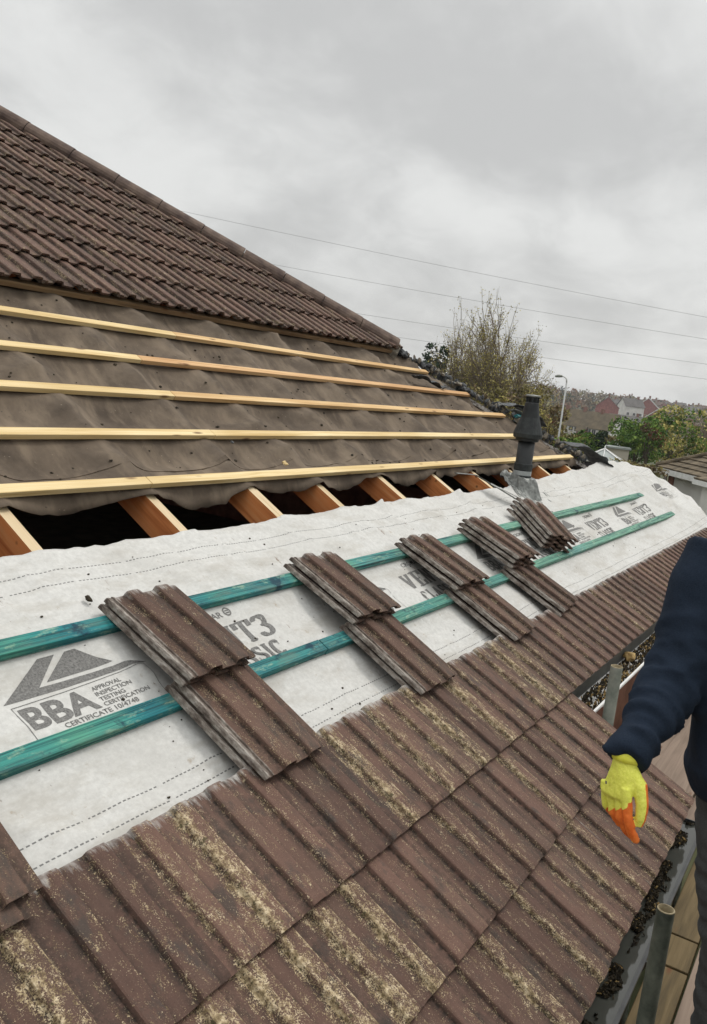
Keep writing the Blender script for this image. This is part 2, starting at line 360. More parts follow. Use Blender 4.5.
# ------------------------------------------------------------------ HOUSE
def hipu(v): return 8.62 + (1.75 - v) * (.75 if v < 1.75 else .785)
HB = Vector((2, 3, GZ))
house = thing('house', 'house whose brown tiled roof is half stripped to felt, rafters and white membrane', 'house', HB)
ROFF = -HB
def rp(mb, name, mat, parent=None, label=None, smooth=False):    # a part in the frame of the roof slope (u along the eaves, v up the slope, w out)
    if parent is None or parent is house: o = mb.build(name, mat, house, ROFF, (TH, 0, 0), smooth)
    else: o = mb.build(name, mat, parent, smooth=smooth)
    if label: o['label'] = label
    return o
def hp(mb, name, mat, label=None, parent=None, smooth=False):    # a part in world axes
    o = mb.build(name, mat, parent or house, ROFF if parent is None else (0, 0, 0), None, smooth)
    if label: o['label'] = label
    return o
TW, TL, PIT, COV = .325, .42, .1385, .277
PROF = [(0, .003, 1, 0), (.004, .009, 1, 0), (.012, .0095, 1, 0), (.0145, .003, .9, 0), (.026, .003, .8, 0), (.0275, .009, 1, 0), (.033, .009, .6, 0), (.0355, .002, 0, .1),
        (.050, .003, 0, .2), (.079, .004, 0, .6), (.0825, .006, 0, 1.), (.0885, .0225, 0, 1.), (.093, .0255, 0, .8), (.116, .026, 0, .45), (.136, .0252, 0, .35), (.1415, .0245, 0, .9), (.147, .012, 0, .1),  # high lichen weight at the right arris paints its light-catching edge
        (.1525, .004, 0, .05), (.170, .003, 0, .1), (.195, .003, 0, .15), (.2175, .004, 0, .6), (.221, .006, 0, 1.), (.227, .0225, 0, 1.), (.2315, .0255, 0, .8), (.2545, .026, 0, .45), (.2745, .0252, 0, .35), (.280, .0245, 0, .9), (.2855, .0145, 0, .1), (.291, .0115, 0, 0), (.325, .0115, 0, 0)]
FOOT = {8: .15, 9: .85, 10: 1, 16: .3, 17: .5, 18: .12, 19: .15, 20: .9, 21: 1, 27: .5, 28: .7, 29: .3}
def add_tile(mb, u0, vt, wh, wt, moss=None, tint=None, clip=None, slip=True, L=TL, T=.0125, XS=1.0, ZS=1.0):
    """u0 left edge, vt tail position, wh / wt underside height at head / tail."""
    rnd = random.random
    tint = rnd() if tint is None else tint
    mo = moss or (rnd() * .5, rnd() * .5)
    NL = 7; sz = random.uniform(-.001, .001) if slip else 0; sv = random.uniform(-.0025, .002) if slip else 0
    nx = random.uniform(-.002, .002) if slip else 0; seed = rnd() * 100
    vs, cc, hh = [], [], []; np_ = len(PROF)
    for side in (0, 1):
        for j in range(NL):
            s = [0, .02, .07, .3, .65, .97, 1][j]
            for i, (x, z, chn, ms) in enumerate(PROF):
                u = u0 + x * XS + nx * s
                v = vt + (1 - s) * L + sv
                w_ = wh + (wt - wh) * s + z * ZS + sz
                if s in (0, 1): v += .0018 * noise.noise(Vector((x * 60, seed, s))); 
                if side == 0:
                    w_ += T
                    if s == 1: w_ -= .003
                    if s == 0: w_ -= .004
                    w_ += .0008 * noise.noise(Vector((x * 40, s * 9, seed)))
                else:
                    if s == 0: v += .002
                    if s == 1: v += .004
                m_ = mo[0] if x < .15 else mo[1]
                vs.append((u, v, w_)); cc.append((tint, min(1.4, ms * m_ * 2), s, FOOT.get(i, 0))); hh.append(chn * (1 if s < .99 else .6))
    fs = []; O = NL * np_
    for j in range(NL - 1):
        for i in range(np_ - 1):
            a, b, c, d = j * np_ + i, j * np_ + i + 1, (j + 1) * np_ + i + 1, (j + 1) * np_ + i
            fs.append((d, c, b, a)); fs.append((a + O, b + O, c + O, d + O))
        a, d = j * np_, (j + 1) * np_; fs.append((a, a + O, d + O, d)[::-1])
        a, d = j * np_ + np_ - 1, (j + 1) * np_ + np_ - 1; fs.append((a, d, d + O, a + O)[::-1])
    for i in range(np_ - 1):
        fs.append((i, i + 1, i + 1 + O, i + O)[::-1]); k = (NL - 1) * np_ + i; fs.append((k, k + 1, k + 1 + O, k + O))
    if clip: vs = [clip(q) for q in vs]
    mb.add(vs, fs, cc, hh)
def clip_hip(q):
    u, v, w_ = q; h = hipu(v) - .03
    return (min(u, h), v, w_ if u <= h else w_ - .002)
# lower courses still in place
lower = MB(); U0 = 3.87 - TW
for k, vt in enumerate((-.035, -.378, -.715)):
    for j in range(-18, 23 if k == 0 else 1):
        u0 = U0 + j * COV
        if u0 > hipu(vt) - .1: continue
        near = max(0, min(1, 1.25 - (u0 - .5) / 7)); r = random.random
        ms = [near * (r() ** 2.2) * .7 + .02, near * (r() ** 2.2) * .7 + .02]
        if k == 0 and r() < .5 and u0 < 3.6: ms[random.randint(0, 1)] = .85
        if k == 0 and u0 < .95: ms = [.85, .75]
        if k == 1 and .9 < u0 < 1.7: ms = [.9, .8]
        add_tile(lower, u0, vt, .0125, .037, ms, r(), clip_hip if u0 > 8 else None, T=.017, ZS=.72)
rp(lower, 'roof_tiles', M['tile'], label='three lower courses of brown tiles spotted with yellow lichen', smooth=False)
upper = MB(); V0 = 3.40
k = 0
while V0 + k * .345 < 8.6:
    vt = V0 + k * .345; j = -8
    while True:
        u0 = 1.2 + j * COV + (k % 2) * 0; j += 1
        if u0 > hipu(vt) - .05: break
        if u0 < -1.2: continue
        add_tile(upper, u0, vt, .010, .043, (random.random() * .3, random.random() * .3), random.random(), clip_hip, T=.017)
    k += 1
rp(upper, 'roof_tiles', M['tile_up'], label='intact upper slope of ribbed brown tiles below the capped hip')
# capping along the hip
a0 = R2W(hipu(9.0), 9.0, .05); a1 = R2W(hipu(3.46), 3.46, .035); n = 17; dv = (a1 - a0)
hipline = MB()
hd = dv.normalized(); sd_ = hd.cross(Vector((0, 0, 1))).normalized(); up_ = sd_.cross(hd).normalized()
hip_root = None
for i in range(n):
    mb = MB(); p = a0 + dv * (i / n); q = a0 + dv * ((i + .985) / n); rings = []
    for t_, rr in ((0, .110), (.02, .110), (.98, .111), (1, .110)):
        c = p.lerp(q, t_) + up_ * (.0 + .004 * t_)
        rings.append([c + sd_ * (cos(a) * rr * 1.15) + up_ * (sin(a) * rr * .8) for a in [pi * (-.08 + 1.16 * z / 12) for z in range(13)]] +
                     [c + sd_ * (cos(a) * (rr - .015) * 1.15) + up_ * (sin(a) * (rr - .015) * .8) for a in [pi * (-.08 + 1.16 * z / 12) for z in range(12, -1, -1)]])
    mb.loft(rings, True)
    if hip_root is None:
        mm = MB()
        for z in range(60):
            c = a0 + dv * ((z + .5) / 60)
            mm.tube([c - hd * .09 - up_ * .05, c + hd * .09 - up_ * .05], (.10, .085 + .01 * random.random()), 8)
        hip_root = hp(mm, 'hip_bedding', M['mortar'], label='grey mortar bedding under the hip capping tiles')
    o = mb.build('hip_tile', M['ridge'], hip_root, smooth=False)
# last capping's blackened end
mb = MB(); c = a1 + hd * .05; mb.tube([c, c + hd * .09 - up_ * .02], .028, 8); hp(mb, 'hip_iron', M['scrap'])
# rafters
RU = [-.7, -.05, .6, 1.225, 1.87, 2.585, 3.255, 3.83, 4.53, 5.24, 5.90, 6.62, 7.38, 8.1, 8.8]
def rafter(u, v0, v1, top=-.0285, wd=.047, dep=.125, extra=0):
    mb = MB(); mb.box((u - wd / 2, v0, top - dep), (u + wd / 2, v1, top), 0)
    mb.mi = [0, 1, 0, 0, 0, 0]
    if extra:
        mb.box((u + wd / 2 + .002, v0 + .1, top - dep + .02), (u + wd / 2 + .03, v1 - 1.5, top - .008)); mb.mi[-5] = 1
    o = rp(mb, 'rafter', [M['rafter_old'], M['rafter_top']]); return o
for i, u in enumerate(RU):
    rafter(u, -.45 if u < 3.9 else .0, 1.75 + (8.62 - u) / .75 - .25 if u > 3 else 8.6, extra=i in (6, 8))
for u in (2.1, 2.78, 3.5, 4.1, 4.8):   # ceiling ties glimpsed in the dark of the loft
    mb = MB(); mb.box((u, -.2, -.75), (u + .045, 6.5, -.62)); hp(mb, 'ceiling_joist', M['rafter_old'])
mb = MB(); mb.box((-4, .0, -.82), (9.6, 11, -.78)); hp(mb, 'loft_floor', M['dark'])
# felt
def felt_w(u, v):
    i = max(0, min(len(RU) - 2, sum(1 for q in RU if q <= u) - 1)); a, b = RU[i], RU[i + 1]
    t = max(0, min(1, (u - a) / (b - a))); sag = sin(pi * t) ** .8
    bt = abs(sin(pi * (v / .345)))                       # 0 under a batten
    w_ = -.0135 - .003 - sag * (.006 + .055 * bt) + .036 * bt * max(0, 1 - sag * 1.15) ** 1.5
    w_ += .016 * bt * fbm(u * 2.2, v * 5, 1) + .020 * bt * max(0, 1 - abs(noise.noise(Vector((u * 1.7 + v * 3, v * 2.5, 41)))) * 9) + .005 * bt * noise.noise(Vector((u * 9, v * 14, 2)))
    if v < 1.72: w_ -= sag * (1.72 - v) * .55 * (.4 + .6 * (noise.noise(Vector((u * 1.3, 0, 4))) * .5 + .5))
    return w_
ft = MB(); du = .04; nu = int((9.2 + 1) / du); vs = []; nv = 60
def felt_bot(u): return 1.655 + .04 * noise.noise(Vector((u * 1.9, 7, 0))) + .018 * noise.noise(Vector((u * 9, 7, 0))) + .008 * noise.noise(Vector((u * 31, 7, 0))) 
for j in range(nv + 1):
    for i in range(nu + 1):
        u = -1 + i * du; b = felt_bot(u); v = b + (3.62 - b) * (j / nv) ** 1.0
        uu = min(u, hipu(v) + .02 + .03 * noise.noise(Vector((v * 8, 0, 1)))); vs.append((uu, v, felt_w(uu, v)))
fs = [(j * (nu + 1) + i, j * (nu + 1) + i + 1, (j + 1) * (nu + 1) + i + 1, (j + 1) * (nu + 1) + i) for j in range(nv) for i in range(nu)]
ft.add(vs, fs)
felt = rp(ft, 'roofing_felt', M['felt'], label='old brown roofing felt sagging between the rafters', smooth=True)
md = felt.modifiers.new('s', 'SOLIDIFY'); md.thickness = .003; md.offset = -1
# lap line of the felt
lap = MB(); pts = []
for i in range(150):
    u = 1.2 + i * .05
    if u > hipu(1.9): break
    v = 1.86 + .02 * noise.noise(Vector((u * 1.2, 3, 3))) + .008 * noise.noise(Vector((u * 6, 3, 3))); pts.append((u, v, felt_w(u, v) + .002))
rings = [[(u, v, w_ + .001), (u, v + .03, felt_w(u, v + .03) + .0005), (u, v + .03, felt_w(u, v + .03) - .004), (u, v - .0005, w_ - .004)] for u, v, w_ in pts]
lap.loft(rings); rp(lap, 'felt_lap', M['felt'], felt)
# battens
def batten(u0, u1, v, mat, w0=-.0125, w1=.0125, wd=.05, bow=.004, label=None, sl=0):
    mb = MB(); n = max(2, int((u1 - u0) / .25)); rings = []; s = random.random() * 50
    for i in range(n + 1):
        u = u0 + (u1 - u0) * i / n; vv = v + bow * noise.noise(Vector((u * .5, s, 0))) + sl * i / n; ww = .0015 * noise.noise(Vector((u * .7, s, 5)))
        rings.append([(u, vv - wd / 2, w0 + ww), (u, vv - wd / 2, w1 + ww), (u, vv + wd / 2, w1 + ww), (u, vv + wd / 2, w0 + ww)])
    mb.loft(rings); return bevel(rp(mb, 'batten', mat, label=label), .0015, 1)
# joints read from where two lengths meet; right ends near the hip
rows = [(1.725, 2.60, 8.45, 0), (2.07, 3.33, 8.22, 0), (2.415, 3.34, 8.02, 1), (2.76, 3.38, 7.78, 2), (3.105, 3.95, 7.42, 1)]
for v, uj, ue, red in rows:
    batten(-1, uj - .002, v, M['pine'], label='pale new timber batten')
    batten(uj + .002, ue, v, M['pine_red'] if red == 2 else M['pine_mid'] if red else M['pine'], label='orange-stained timber batten' if red == 2 else 'pale new timber batten')
batten(-1, 7.18, 3.44, M['old_batten'], w1=.02, label='old brown batten under the last course of upper tiles')
batten(-1, 1.95, 1.035, M['green'], w1=.018, wd=.055, sl=.004, label='blue-green treated batten')
batten(1.96, 9.30, 1.04, M['green'], w1=.018, wd=.055, label='faded green treated batten')
batten(-1, 2.66, .69, M['green'], w1=.018, wd=.055, label='blue-green treated batten')
batten(2.665, 9.62, .69, M['green'], w1=.018, wd=.055, sl=.012, label='faded green treated batten')
# membrane
def mem_r(v):
    pts = [(0, 9.95), (.47, 10.35), (.8, 10.75), (1.16, 10.6), (1.4, 10.4), (1.55, 9.9), (2, 9.5)]
    for a, b in zip(pts, pts[1:]):
        if v <= b[0]: return a[1] + (b[1] - a[1]) * max(0, v - a[0]) / (b[0] - a[0])
    return 9.5
def mem_w(u, v):
    i = max(0, min(len(RU) - 2, sum(1 for q in RU if q <= u) - 1)); a, b = RU[i], RU[i + 1]
    t = max(0, min(1, (u - a) / (b - a))) if u < 8.8 else 0
    sag = sin(pi * t); d = min(abs(v - 1.035), abs(v - .69), abs(v - .345)); free = min(1, d / .12)
    w_ = -.0145 - .013 * sag * free
    w_ += .005 * free * noise.noise(Vector((u * 2.1, v * 4, 8))) + .0010 * free * noise.noise(Vector((u * 11, v * 8, 3)))
    rid = 1 - abs(noise.noise(Vector((u * 2.1 + v * 2.5, v * 1.5, 11))) * 2); w_ += .012 * max(0, rid - .8) * 4 * free
    rid = 1 - abs(noise.noise(Vector((u * 4.1 - v * 3.5, v * 3, 17))) * 2); w_ += .0025 * max(0, rid - .8) * 5 * free
    if v > 1.2:
        k = (v - 1.2) / .25; w_ += .012 * k * noise.noise(Vector((u * 3.3, v * 3, 21))) - .010 * sag * k
        for cu in (4.15, 5.2): w_ += .03 * k * math.exp(-((u - cu - (v - 1.3) * .4) / .035) ** 2)
    # it runs on past the hip timber, billowing a little, and flops at its end
    e = u - hipu(v)
    if e > -.5:
        k = min(1, (e + .5) / .8); w_ += k * (.055 + .035 * noise.noise(Vector((u * 2.6, v * 2.2, 33))) + .014 * noise.noise(Vector((u * 7, v * 5, 31))))
        r_ = 1 - abs(noise.noise(Vector((u * 2.2 - v * 2.6, v, 51))) * 3); w_ += k * .02 * max(0, r_)
    q_ = u - mem_r(v) + .25
    if q_ > 0: w_ -= q_ * q_ * 2.2
    return w_
def mem_top(u):
    pts = [(-1, 1.43), (1.86, 1.425), (2.34, 1.425), (2.96, 1.43), (3.85, 1.455), (5.1, 1.455), (5.95, 1.44), (6.6, 1.48), (7.66, 1.53), (8.8, 1.57), (9.3, 1.55), (9.8, 1.53), (10.3, 1.42), (10.7, 1.25)]
    for a, b in zip(pts, pts[1:]):
        if u <= b[0]: t = (u - a[0]) / (b[0] - a[0]); t = max(0, t); return a[1] + (b[1] - a[1]) * t + .012 * noise.noise(Vector((u * 5, 0, 0))) + .007 * noise.noise(Vector((u * 17, 0, 0)))
    return pts[-1][1]
mm = MB(); du = .022; nu = int(12 / du); nv = 56; vs = []
for j in range(nv + 1):
    for i in range(nu + 1):
        u = -1 + i * du; v = .20 + (mem_top(u) - .20) * j / nv; uc = min(u, mem_r(v)); vs.append((uc, v, mem_w(uc, v) - (.02 if v < .33 else 0)))
fs = [(j * (nu + 1) + i, j * (nu + 1) + i + 1, (j + 1) * (nu + 1) + i + 1, (j + 1) * (nu + 1) + i) for j in range(nv) for i in range(nu)]
mm.add(vs, fs)
mem = rp(mm, 'membrane', M['membrane'], label='white breather membrane printed with grey logos and dashed lines', smooth=True)
md = mem.modifiers.new('s', 'SOLIDIFY'); md.thickness = .0012; md.offset = -1

# --- print on the membrane
def stick(me, off=.0012):
    for q in me.vertices: q.co.z = mem_w(q.co.x, q.co.y) + off + q.co.z
def subdiv(bm, ml=.02):
    for _ in range(5):
        es = [e for e in bm.edges if e.calc_length() > ml]
        if not es: break
        bmesh.ops.subdivide_edges(bm, edges=es, cuts=1); bmesh.ops.triangulate(bm, faces=bm.faces)
def print_poly(name, polys, u0, v0, sl=.015):
    bm = bmesh.new(); z = 0
    for p in polys:
        fv = [bm.verts.new((u0 + x, v0 + y + x * sl, z)) for x, y in p]; bm.faces.new(fv); z += .00002
    bmesh.ops.triangulate(bm, faces=bm.faces); subdiv(bm)
    for f in bm.faces:
        if f.normal.z < 0: f.normal_flip()
    me = bpy.data.meshes.new(name); bm.to_mesh(me); bm.free(); stick(me); me.materials.append(M['ink'])
    o = bpy.data.objects.new(name, me); COL.objects.link(o); o.parent = mem; return o
def print_text(name, s, u0, v0, size, width=None, bold=0.0, sl=.015, label=None):
    cu = bpy.data.curves.new(name, 'FONT'); cu.body = s; cu.size = size; cu.offset = bold; cu.resolution_u = 4
    to = bpy.data.objects.new(name, cu); COL.objects.link(to); bpy.context.view_layer.update()
    me = bpy.data.meshes.new_from_object(to.evaluated_get(bpy.context.evaluated_depsgraph_get())); bpy.data.objects.remove(to)
    xs = [q.co.x for q in me.vertices]; k = (width / (max(xs) - min(xs))) if width else 1; x0 = min(xs)
    bm = bmesh.new(); bm.from_mesh(me); bmesh.ops.triangulate(bm, faces=bm.faces)
    for q in bm.verts: x = (q.co.x - x0) * k; q.co = Vector((u0 + x, v0 + q.co.y + x * sl, 0))
    subdiv(bm, .03)
    for f in bm.faces:
        if f.normal.z < 0: f.normal_flip()
    bm.to_mesh(me); bm.free(); stick(me); me.materials.clear(); me.materials.append(M['ink'])
    o = bpy.data.objects.new(name, me); COL.objects.link(o); o.parent = mem
    return o
def arc(cx, cy, rx, ry, a0, a1, n=10): return [(cx + rx * cos(radians(a0 + (a1 - a0) * i / n)), cy + ry * sin(radians(a0 + (a1 - a0) * i / n))) for i in range(n + 1)]
GL = {'V': ([[(.15, .95), (.5, .08), (.85, .95)], [(-.02, .97), (.36, .97)], [(.66, .97), (1.02, .97)]], 1),
      'E': ([[(.2, 0), (.2, 1)], [(0, .03), (.85, .03), (.85, .28)], [(0, .97), (.85, .97), (.85, .74)], [(.2, .5), (.6, .5)], [(.6, .36), (.6, .64)]], .85),
      'N': ([[(.15, .03), (.15, .97)], [(.15, .97), (.85, .05)], [(.85, .05), (.85, .97)], [(-.02, .03), (.34, .03)], [(.66, .97), (1.04, .97)], [(-.04, .97), (.2, .97)]], 1),
      'T': ([[(.5, 0), (.5, .97)], [(0, .74), (0, .97), (1, .97), (1, .74)], [(.28, .03), (.72, .03)]], .95),
      '3': ([arc(.42, .74, .34, .24, 160, -80), arc(.42, .27, .4, .26, 80, -160)], .85),
      'C': ([arc(.5, .5, .42, .47, 45, 315, 16), [(.86, .66), (.86, .94)]], .9),
      'L': ([[(.2, .03), (.2, .97)], [(0, .97), (.42, .97)], [(0, .03), (.82, .03), (.82, .3)]], .85),
      'A': ([[(.12, .05), (.5, .97), (.86, .05)], [(.28, .35), (.7, .35)], [(-.02, .03), (.28, .03)], [(.66, .03), (1.04, .03)]], 1),
      'S': ([arc(.45, .74, .33, .23, 30, 270, 10) + arc(.45, .26, .36, .24, 90, -150, 10), [(.8, .7), (.8, .95)], [(.06, .05), (.06, .3)]], .85),
      'I': ([[(.25, .03), (.25, .97)], [(.03, .97), (.47, .97)], [(.03, .03), (.47, .03)]], .45)}
def hull(pts):
    pts = sorted(set(pts)); cr_ = lambda o, a, b: (a[0] - o[0]) * (b[1] - o[1]) - (a[1] - o[1]) * (b[0] - o[0])
    def half(ps):
        h = []
        for p in ps:
            while len(h) > 1 and cr_(h[-2], h[-1], p) <= 1e-12: h.pop()
            h.append(p)
        return h[:-1]
    return half(pts) + half(pts[::-1])
def slab_word(word, u0, v0, W_, H_, nx=.165, ny=.035, gap=.34):
    tot = sum(GL[c][1] for c in word) + gap * (len(word) - 1); k = W_ / tot; x = u0; polys = []
    for c in word:
        for st in GL[c][0]:
            for (x0, y0), (x1, y1) in zip(st, st[1:]):
                vertical = abs(x1 - x0) < abs(y1 - y0)
                a = nx if len(st) > 2 or abs(y1 - y0) > .4 else .03
                pts = [(round(x - u0 + (xx + sx * a) * k, 5), round((yy + sy * ny) * H_, 5)) for xx, yy in ((x0, y0), (x1, y1)) for sx in (-1, 1) for sy in (-1, 1)]
                polys.append(hull(pts))
        x += (GL[c][1] + gap) * k
    return print_poly('printed_lettering', polys, u0, v0)
def logo(u, full, v=.728):
    tri = [[(-.012, .140), (.150, .262), (.225, .262), (.095, .165), (.43, .160), (.505, .140)],
           [(.135, .176), (.275, .262), (.375, .178)]]
    tri = [[(-.012, .150), (.165, .262), (.225, .262), (.118, .172), (.415, .160), (.5, .138)], [(.150, .182), (.262, .262), (.300, .262), (.385, .176)]]
    print_poly('printed_triangle', tri, u, v)
    t = .0022
    fr = [[(0, 0), (.48, 0), (.48, t), (0, t)], [(0, .132), (.48, .132), (.48, .132 + t), (0, .132 + t)], [(0, t), (t, t), (t, .132), (0, .132)], [(.48 - t, t), (.48, t), (.48, .132), (.48 - t, .132)]]
    print_poly('printed_frame', fr, u, v)
    print_text('printed_letters', 'BBA', u + .012, v + .043, .112, .235, .0035)
    for i, s in enumerate(('APPROVAL', 'INSPECTION', 'TESTING', 'CERTIFICATION')):
        print_text('printed_words', s, u + .258, v + .106 - .021 * i, .021, len(s) * .0135, .0003)
    print_text('printed_words', 'CERTIFICATE 10/4748', u + .10, v + .016, .024, .27, .0003)
def words(u):
    slab_word('VENT3', u, .822, .46, .10); slab_word('CLASSIC', u + .02, .722, .40, .075)
    print_text('printed_words', 'CROMAR', u + .10, .962, .036, .19, .0006)
    ring = arc(.322, .983, .020, .020, 0, 360, 18)[:-1]; inn = arc(.322, .983, .014, .014, 0, 360, 18)[:-1]
    pol = [[ring[i], ring[(i + 1) % 18], inn[(i + 1) % 18], inn[i]] for i in range(18)] + [[(.312, .975), (.332, .975), (.332, .98), (.312, .98)], [(.312, .985), (.332, .985), (.332, .99), (.312, .99)]]
    print_poly('printed_emblem', pol, u, 0, 0)
for i in range(-1, 6):
    logo(1.405 + 1.57 * i if i < 5 else 9.62, i < 3, .728 if i < 5 else .86)
    words(2.08 + 1.57 * i) if i < 5 else None

# outer structure of the house: eaves, walls, gutters, back slopes
def wy(v): return v * cos(TH)
def wz(v, w_=0): return v * sin(TH) + w_ * cos(TH)
mb = MB(); mb.box((-5, .08, GZ), (9.55, .33, -.16)); hp(mb, 'wall', M['brick'], 'brick front wall')
mb = MB(); mb.box((-5, -.50, GZ), (3.78, -.28, -.52)); mb.box((3.56, -.279, GZ), (3.78, .079, -.30)); hp(mb, 'wall', M['brick'], 'brick wall of the projecting front bay')
mb = MB(); mb.box((9.3, .331, GZ), (9.55, 14.5, .12)); mb.box((-5, 14.25, GZ), (9.299, 14.5, .12)); mb.box((-5, .331, GZ), (-4.75, 14.249, .12)); hp(mb, 'wall', M['brick'])
# fascias and soffits
mb = MB(); mb.box((3.93, -.022, -.20), (9.9, .0, -.012)); mb.box((3.93, .001, -.20), (9.9, .079, -.185)); hp(mb, 'fascia', M['gutter_in'], 'grey fascia board behind the far gutter')
mb = MB(); mb.box((-5, -.585, -.56), (3.86, -.562, -.335)); mb.box((-5, -.561, -.56), (3.86, -.501, -.545)); hp(mb, 'fascia', M['gutter_black'])
mb = MB(); t_ = .022
pts = [(-.60, -.40), (-.60, -.325), (-.02, .005), (-.02, -.15), (-.40, -.40)]
mb.loft([[(3.862, y, z) for y, z in pts], [(3.885, y, z) for y, z in pts]]); hp(mb, 'bargeboard', M['white'], 'white board closing the end of the projecting tiles')
mb = MB()  # mortar / undercloak strip of the verge
mb.hexa([(3.78, wy(-.73), wz(-.73, .003)), (3.918, wy(-.73), wz(-.73, .003)), (3.918, wy(-.03), wz(-.03, .003)), (3.78, wy(-.03), wz(-.03, .003)),
         (3.78, wy(-.73), wz(-.73, .012)), (3.918, wy(-.73), wz(-.73, .012)), (3.918, wy(-.03), wz(-.03, .012)), (3.78, wy(-.03), wz(-.03, .012))])
hp(mb, 'undercloak', M['white'])
def gutter(x0, x1, yc, zc, r, mat_out, mat_in, label, silt=.045):
    mb = MB(); rings = []
    arcp = [pi + pi * k / 14 for k in range(15)]
    for x in (x0, x1):
        rings.append([(x, yc + cos(a) * r, zc + sin(a) * r) for a in arcp] + [(x, yc + cos(a) * (r - .004), zc + sin(a) * (r - .004)) for a in arcp[::-1]])
    mb.loft(rings)
    mb.box((x0, yc - r - .006, zc - .006), (x1, yc - r + .006, zc + .005))
    for x in (x0, x1): mb.loft([[(x - .003, yc + cos(a) * r, zc + sin(a) * r) for a in arcp], [(x + .003, yc + cos(a) * r, zc + sin(a) * r) for a in arcp]])
    o = hp(mb, 'gutter', mat_out, label, smooth=False)
    for k in range(int((x1 - x0) / .9)):
        xx = x0 + .35 + k * .9; b = MB(); b.tube([(xx, yc + cos(a) * (r + .006), zc + sin(a) * (r + .006)) for a in arcp], .006, 6); b.build('gutter_bracket', mat_out, o)
    return o
g1 = gutter(-3, 3.90, -.645, -.405, .066, M['gutter_black'], M['gutter_in'], 'black gutter full of water and moss under the nearest tiles')
wt = MB(); wt.box((-3, -.645 - .0635, -.43), (3.89, -.645 + .0635, -.4195)); wt.build('standing_water', M['water'], g1)
g2 = gutter(3.93, 9.9, -.078, -.085, .06, M['white'], M['gutter_in'], 'white gutter along the far eaves, choked with leaves')
# rear and end slopes
mb = MB(); RV = 9.0; ry, rz_, rx_ = wy(RV), wz(RV), hipu(RV)
ex, ez = hipu(0), -.01
mb.add([(ex, 0, ez - .06), (ex, 2 * ry, ez - .06), (rx_, ry, rz_ - .05)], [(0, 1, 2)])
mb.add([(ex, 2 * ry, ez), (-6, 2 * ry, ez), (-6, ry, rz_ - .03), (rx_, ry, rz_ - .03)], [(0, 1, 2, 3)])
lin_ = MB(); lin_.v = [tuple(Vector(q) + Vector((-.06, -.06 if q[1] > ry + 1 else 0, -.08))) for q in mb.v]; lin_.f = list(mb.f); lin_.mi = list(mb.mi); hp(lin_, 'loft_shade_sheet', M['dark'])  # dark sheet added under the far slopes to keep the loft dark
o = hp(mb, 'rear_roof_slope', M['tile_up'], 'far slopes of the roof beyond the hip')
md = o.modifiers.new('s', 'SOLIDIFY'); md.thickness = .04; md.offset = 1
mb = MB(); mb.add([(-6, 0, 0), (-6, 2 * ry, 0), (-6, ry, rz_)], [(0, 1, 2)]); mb.box((-6, .0, GZ), (-5.9, 14, -.05)); hp(mb, 'gable_wall', M['brick'])
# covering of the left, out-of-view lower slope above the eaves up to the tiles
# ------------------------------------------------------------------ loose tiles stacked on the membrane
def loose_tile(u, v, wh, wt_, ang, label, mossy=.35):
    """u,v = centre of the tile on the slope."""
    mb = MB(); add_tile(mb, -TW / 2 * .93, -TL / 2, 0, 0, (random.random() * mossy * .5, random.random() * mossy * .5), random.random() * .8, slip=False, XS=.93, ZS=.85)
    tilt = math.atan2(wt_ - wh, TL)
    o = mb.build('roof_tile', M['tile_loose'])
    c = R2W(u, v, (wh + wt_) / 2); o.location = c
    o.rotation_euler = (RX.to_3x3() @ Matrix.Rotation(radians(ang), 3, 'Z') @ Matrix.Rotation(-tilt, 3, 'X')).to_euler()
    tag(o, label, 'roof tile', 'loose brown roof tiles stacked on the membrane'); return o
SPC = .030
def stack(uc, vhead, n, wh, wt_, ang, words_, mossy=.35):
    for k in range(n):
        nm = {1: ['the only'], 2: ['lower', 'upper'], 3: ['bottom', 'middle', 'top'], 4: ['bottom', 'second lowest', 'second highest', 'top']}[n][k]
        top = k == n - 1
        j = random.uniform
        loose_tile(uc + j(-.008, .008) + .0 + .010 * k, vhead - TL / 2 + j(-.008, .008), wh + SPC * k, wt_ + SPC * k, ang + j(-.8, .8),
                   f'{nm} tile of {words_}', mossy)
ST = ('just right of the nearest triangle logo', 'the second full stack from the left', 'the third full stack from the left, half hiding the slab lettering', 'the fourth stack, one before the flue')
stack(2.0, .735, 2, .0125, .032, 0, 'the down-slope pair in the stack ' + ST[0])
stack(2.01, 1.10, 2, .0125, .068, -1, 'the up-slope pair in the stack ' + ST[0])
stack(2.98, .73, 2, .0125, .032, -1, 'the down-slope pair in ' + ST[1])
stack(3.01, 1.095, 2, .0125, .068, -5, 'the up-slope pair in ' + ST[1])
stack(3.95, .735, 2, .0125, .032, 2, 'the down-slope pair in ' + ST[2])
stack(3.955, 1.09, 2, .0125, .068, -4, 'the up-slope pair in ' + ST[2])
stack(4.71, .74, 2, .0125, .032, 4, 'the down-slope pair in ' + ST[3])
stack(4.725, 1.095, 3, .0125, .068, -6, 'the up-slope pile in ' + ST[3])
stack(5.63, 1.15, 4, .013, .013, -24, 'the skewed single pile just below the flue', .3)
stack(.935, .72, 1, .060, .050, 0, 'the half-seen pile at the left edge of the photo, set lower down')
stack(.955, .765, 1, .086, .074, 0, 'the half-seen pile at the left edge of the photo, lying uppermost')

